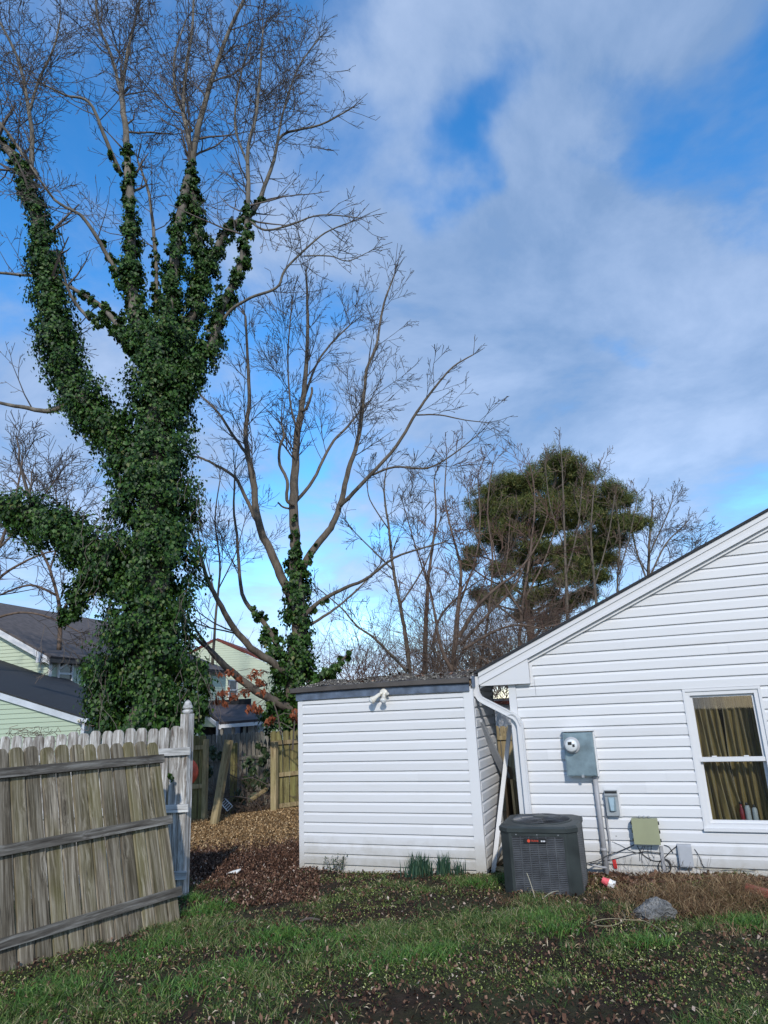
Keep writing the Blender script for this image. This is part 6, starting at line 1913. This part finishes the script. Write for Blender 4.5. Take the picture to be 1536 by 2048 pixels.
# low clover-like cover
N1 = 390000
x = rng.uniform(-5.2, 6.0, N1); y = rng.uniform(3.8, 9.6, N1)
g_ = vnoise(x + 3, y + 7, 1.6) * .6 + vnoise(x, y, 5.0) * .4 - .3 * bump2(x, y, -1.6, 9.4, .7, 1.2) - .2 * bump2(x, y, .8, 4.8, 1.6, .5)
keep = inside_yard(x, y) & (np.abs(x) < y * .85 + .6) & (rng.random(N1) < np.clip((g_ - .40) * 2.6, 0.0, .85))
x, y = x[keep], y[keep]
C = np.stack([x, y, zg(x, y) + rng.uniform(.004, .022, len(x))], 1)
V, Fc = scatter_flats(C, (.005, .016), .6)
tag(arrays('low_weeds', V, Fc, M['cover']), 'low mossy weeds between the grass patches', 'weeds', None, 'stuff')
# dead leaves and mulch
def litter(name, label, n, fx, fy, dens, size, mat, z=(.004, .03), tilt=.5, cat='leaves', asp=(.45, .95)):
    x = rng.uniform(*fx, n); y = rng.uniform(*fy, n)
    keep = rng.random(n) < dens(x, y)
    x, y = x[keep], y[keep]
    C = np.stack([x, y, zg(x, y) + rng.uniform(z[0], z[1], len(x))], 1)
    V, Fc = scatter_flats(C, size, tilt, asp)
    return tag(arrays(name, V, Fc, M[mat]), label, cat, None, 'stuff')
litter('dead_leaves', 'dead brown leaves strewn over the yard', 95000, (-5.2, 6.0), (3.6, 10.2), lambda x, y: inside_yard(x, y) * np.clip(1.05 - grassiness(x, y) * .9, .12, .8) * (np.abs(x) < y * .85 + .6) * (.35 + .65 * (rng.random(len(x)) < .6)), (.006, .034), 'litter', (.002, .035), .7)
litter('leaf_mulch', 'dark leaf mulch covering the passage beside the shed', 110000, (-5.2, -.6), (8.0, 15.0), lambda x, y: .9 * np.clip((13.2 - y) * .6, 0, 1) * (x < -1.0 - (y - 9) * .12) * (((x - FR.x) * fdir.y - (y - FR.y) * fdir.x > -.2) | (y > 8.9)), (.010, .034), 'litter', (.0, .045), .8, 'mulch')
litter('wood_chips', 'tan wood chips heaped in the fence opening', 110000, (-5.6, -1.0), (10.8, 17.4), lambda x, y: np.clip((y - 11.4 - 1.2 * vnoise(x, y, 1.2)) * .5, 0, .9), (.014, .05), 'chips', (.0, .05), .6, 'chips', (.25, .6))
litter('wall_litter', 'russet leaves and scraps along the foot of the house wall', 9000, (1.6, 4.6), (6.9, 9.0), lambda x, y: inside_yard(x, y) * np.exp(-((x * hb.x + (y - HO.y) * hb.y + .25) / .38) ** 2), (.02, .065), 'litter', (.0, .04), .6)
litter('straw_bits', 'pale straw and twig bits scattered over the yard', 22000, (-5.2, 6.0), (3.6, 9.8), lambda x, y: inside_yard(x, y) * .5 * (.4 + vnoise(x, y, 1.7)) * (np.abs(x) < y * .85 + .6), (.012, .055), 'bits', (.006, .05), .5, 'straw', (.06, .16))
# dead grass by the house
V_, F_, off = [], [], 0
for i in range(120):
    px = random.gauss(1410, 75); py = random.gauss(1795, 26)
    if px > 1560 or px < 1235: continue
    c_ = G(px, max(1765, py)); v, f = blades(46, c_.x, c_.y, .07, .05, (.08, .22), .0022, 1.0, None, 1.1)
    V_.append(v); F_.append(f + off); off += len(v)
for i in range(40):
    px = random.uniform(1180, 1300); py = random.uniform(1755, 1800)
    c_ = G(px, py); v, f = blades(22, c_.x, c_.y, .07, .05, (.05, .16), .0022, 1.0, None, 1.2)
    V_.append(v); F_.append(f + off); off += len(v)
for i in range(18):
    px = random.uniform(1000, 1180); py = random.uniform(1798, 1812)
    c_ = G(px, py); v, f = blades(16, c_.x, c_.y, .05, .04, (.05, .14), .002, 1.0, None, 1.2)
    V_.append(v); F_.append(f + off); off += len(v)
tag(arrays('dead_grass', np.concatenate(V_), np.concatenate(F_), M['straw']), 'matted brown dead grass heaped along the house wall', 'grass', None, 'stuff')
# wispy dead stems in front of the wall boxes
mb = MB()
for i in range(46):
    px = random.uniform(1225, 1420); b_ = hpx(px, 1750, .08); p = HW(b_[0], gz(*HW(b_[0], 0, .1)[:2]), random.uniform(.06, .2)); pts = [p]; d = Vector((random.gauss(0, .35), random.gauss(0, .2), 1)).normalized()
    for k in range(5):
        d = (d + Vector((random.gauss(0, .15), random.gauss(0, .1), -.04))).normalized(); p = p + d * random.uniform(.025, .06); pts.append(p)
    mb.tube(pts, .0016, 3)
tag(mb.build('dead_weed_stems', M['twig']), 'wispy dead weed stems in front of the wall boxes', 'weeds', None, 'stuff')
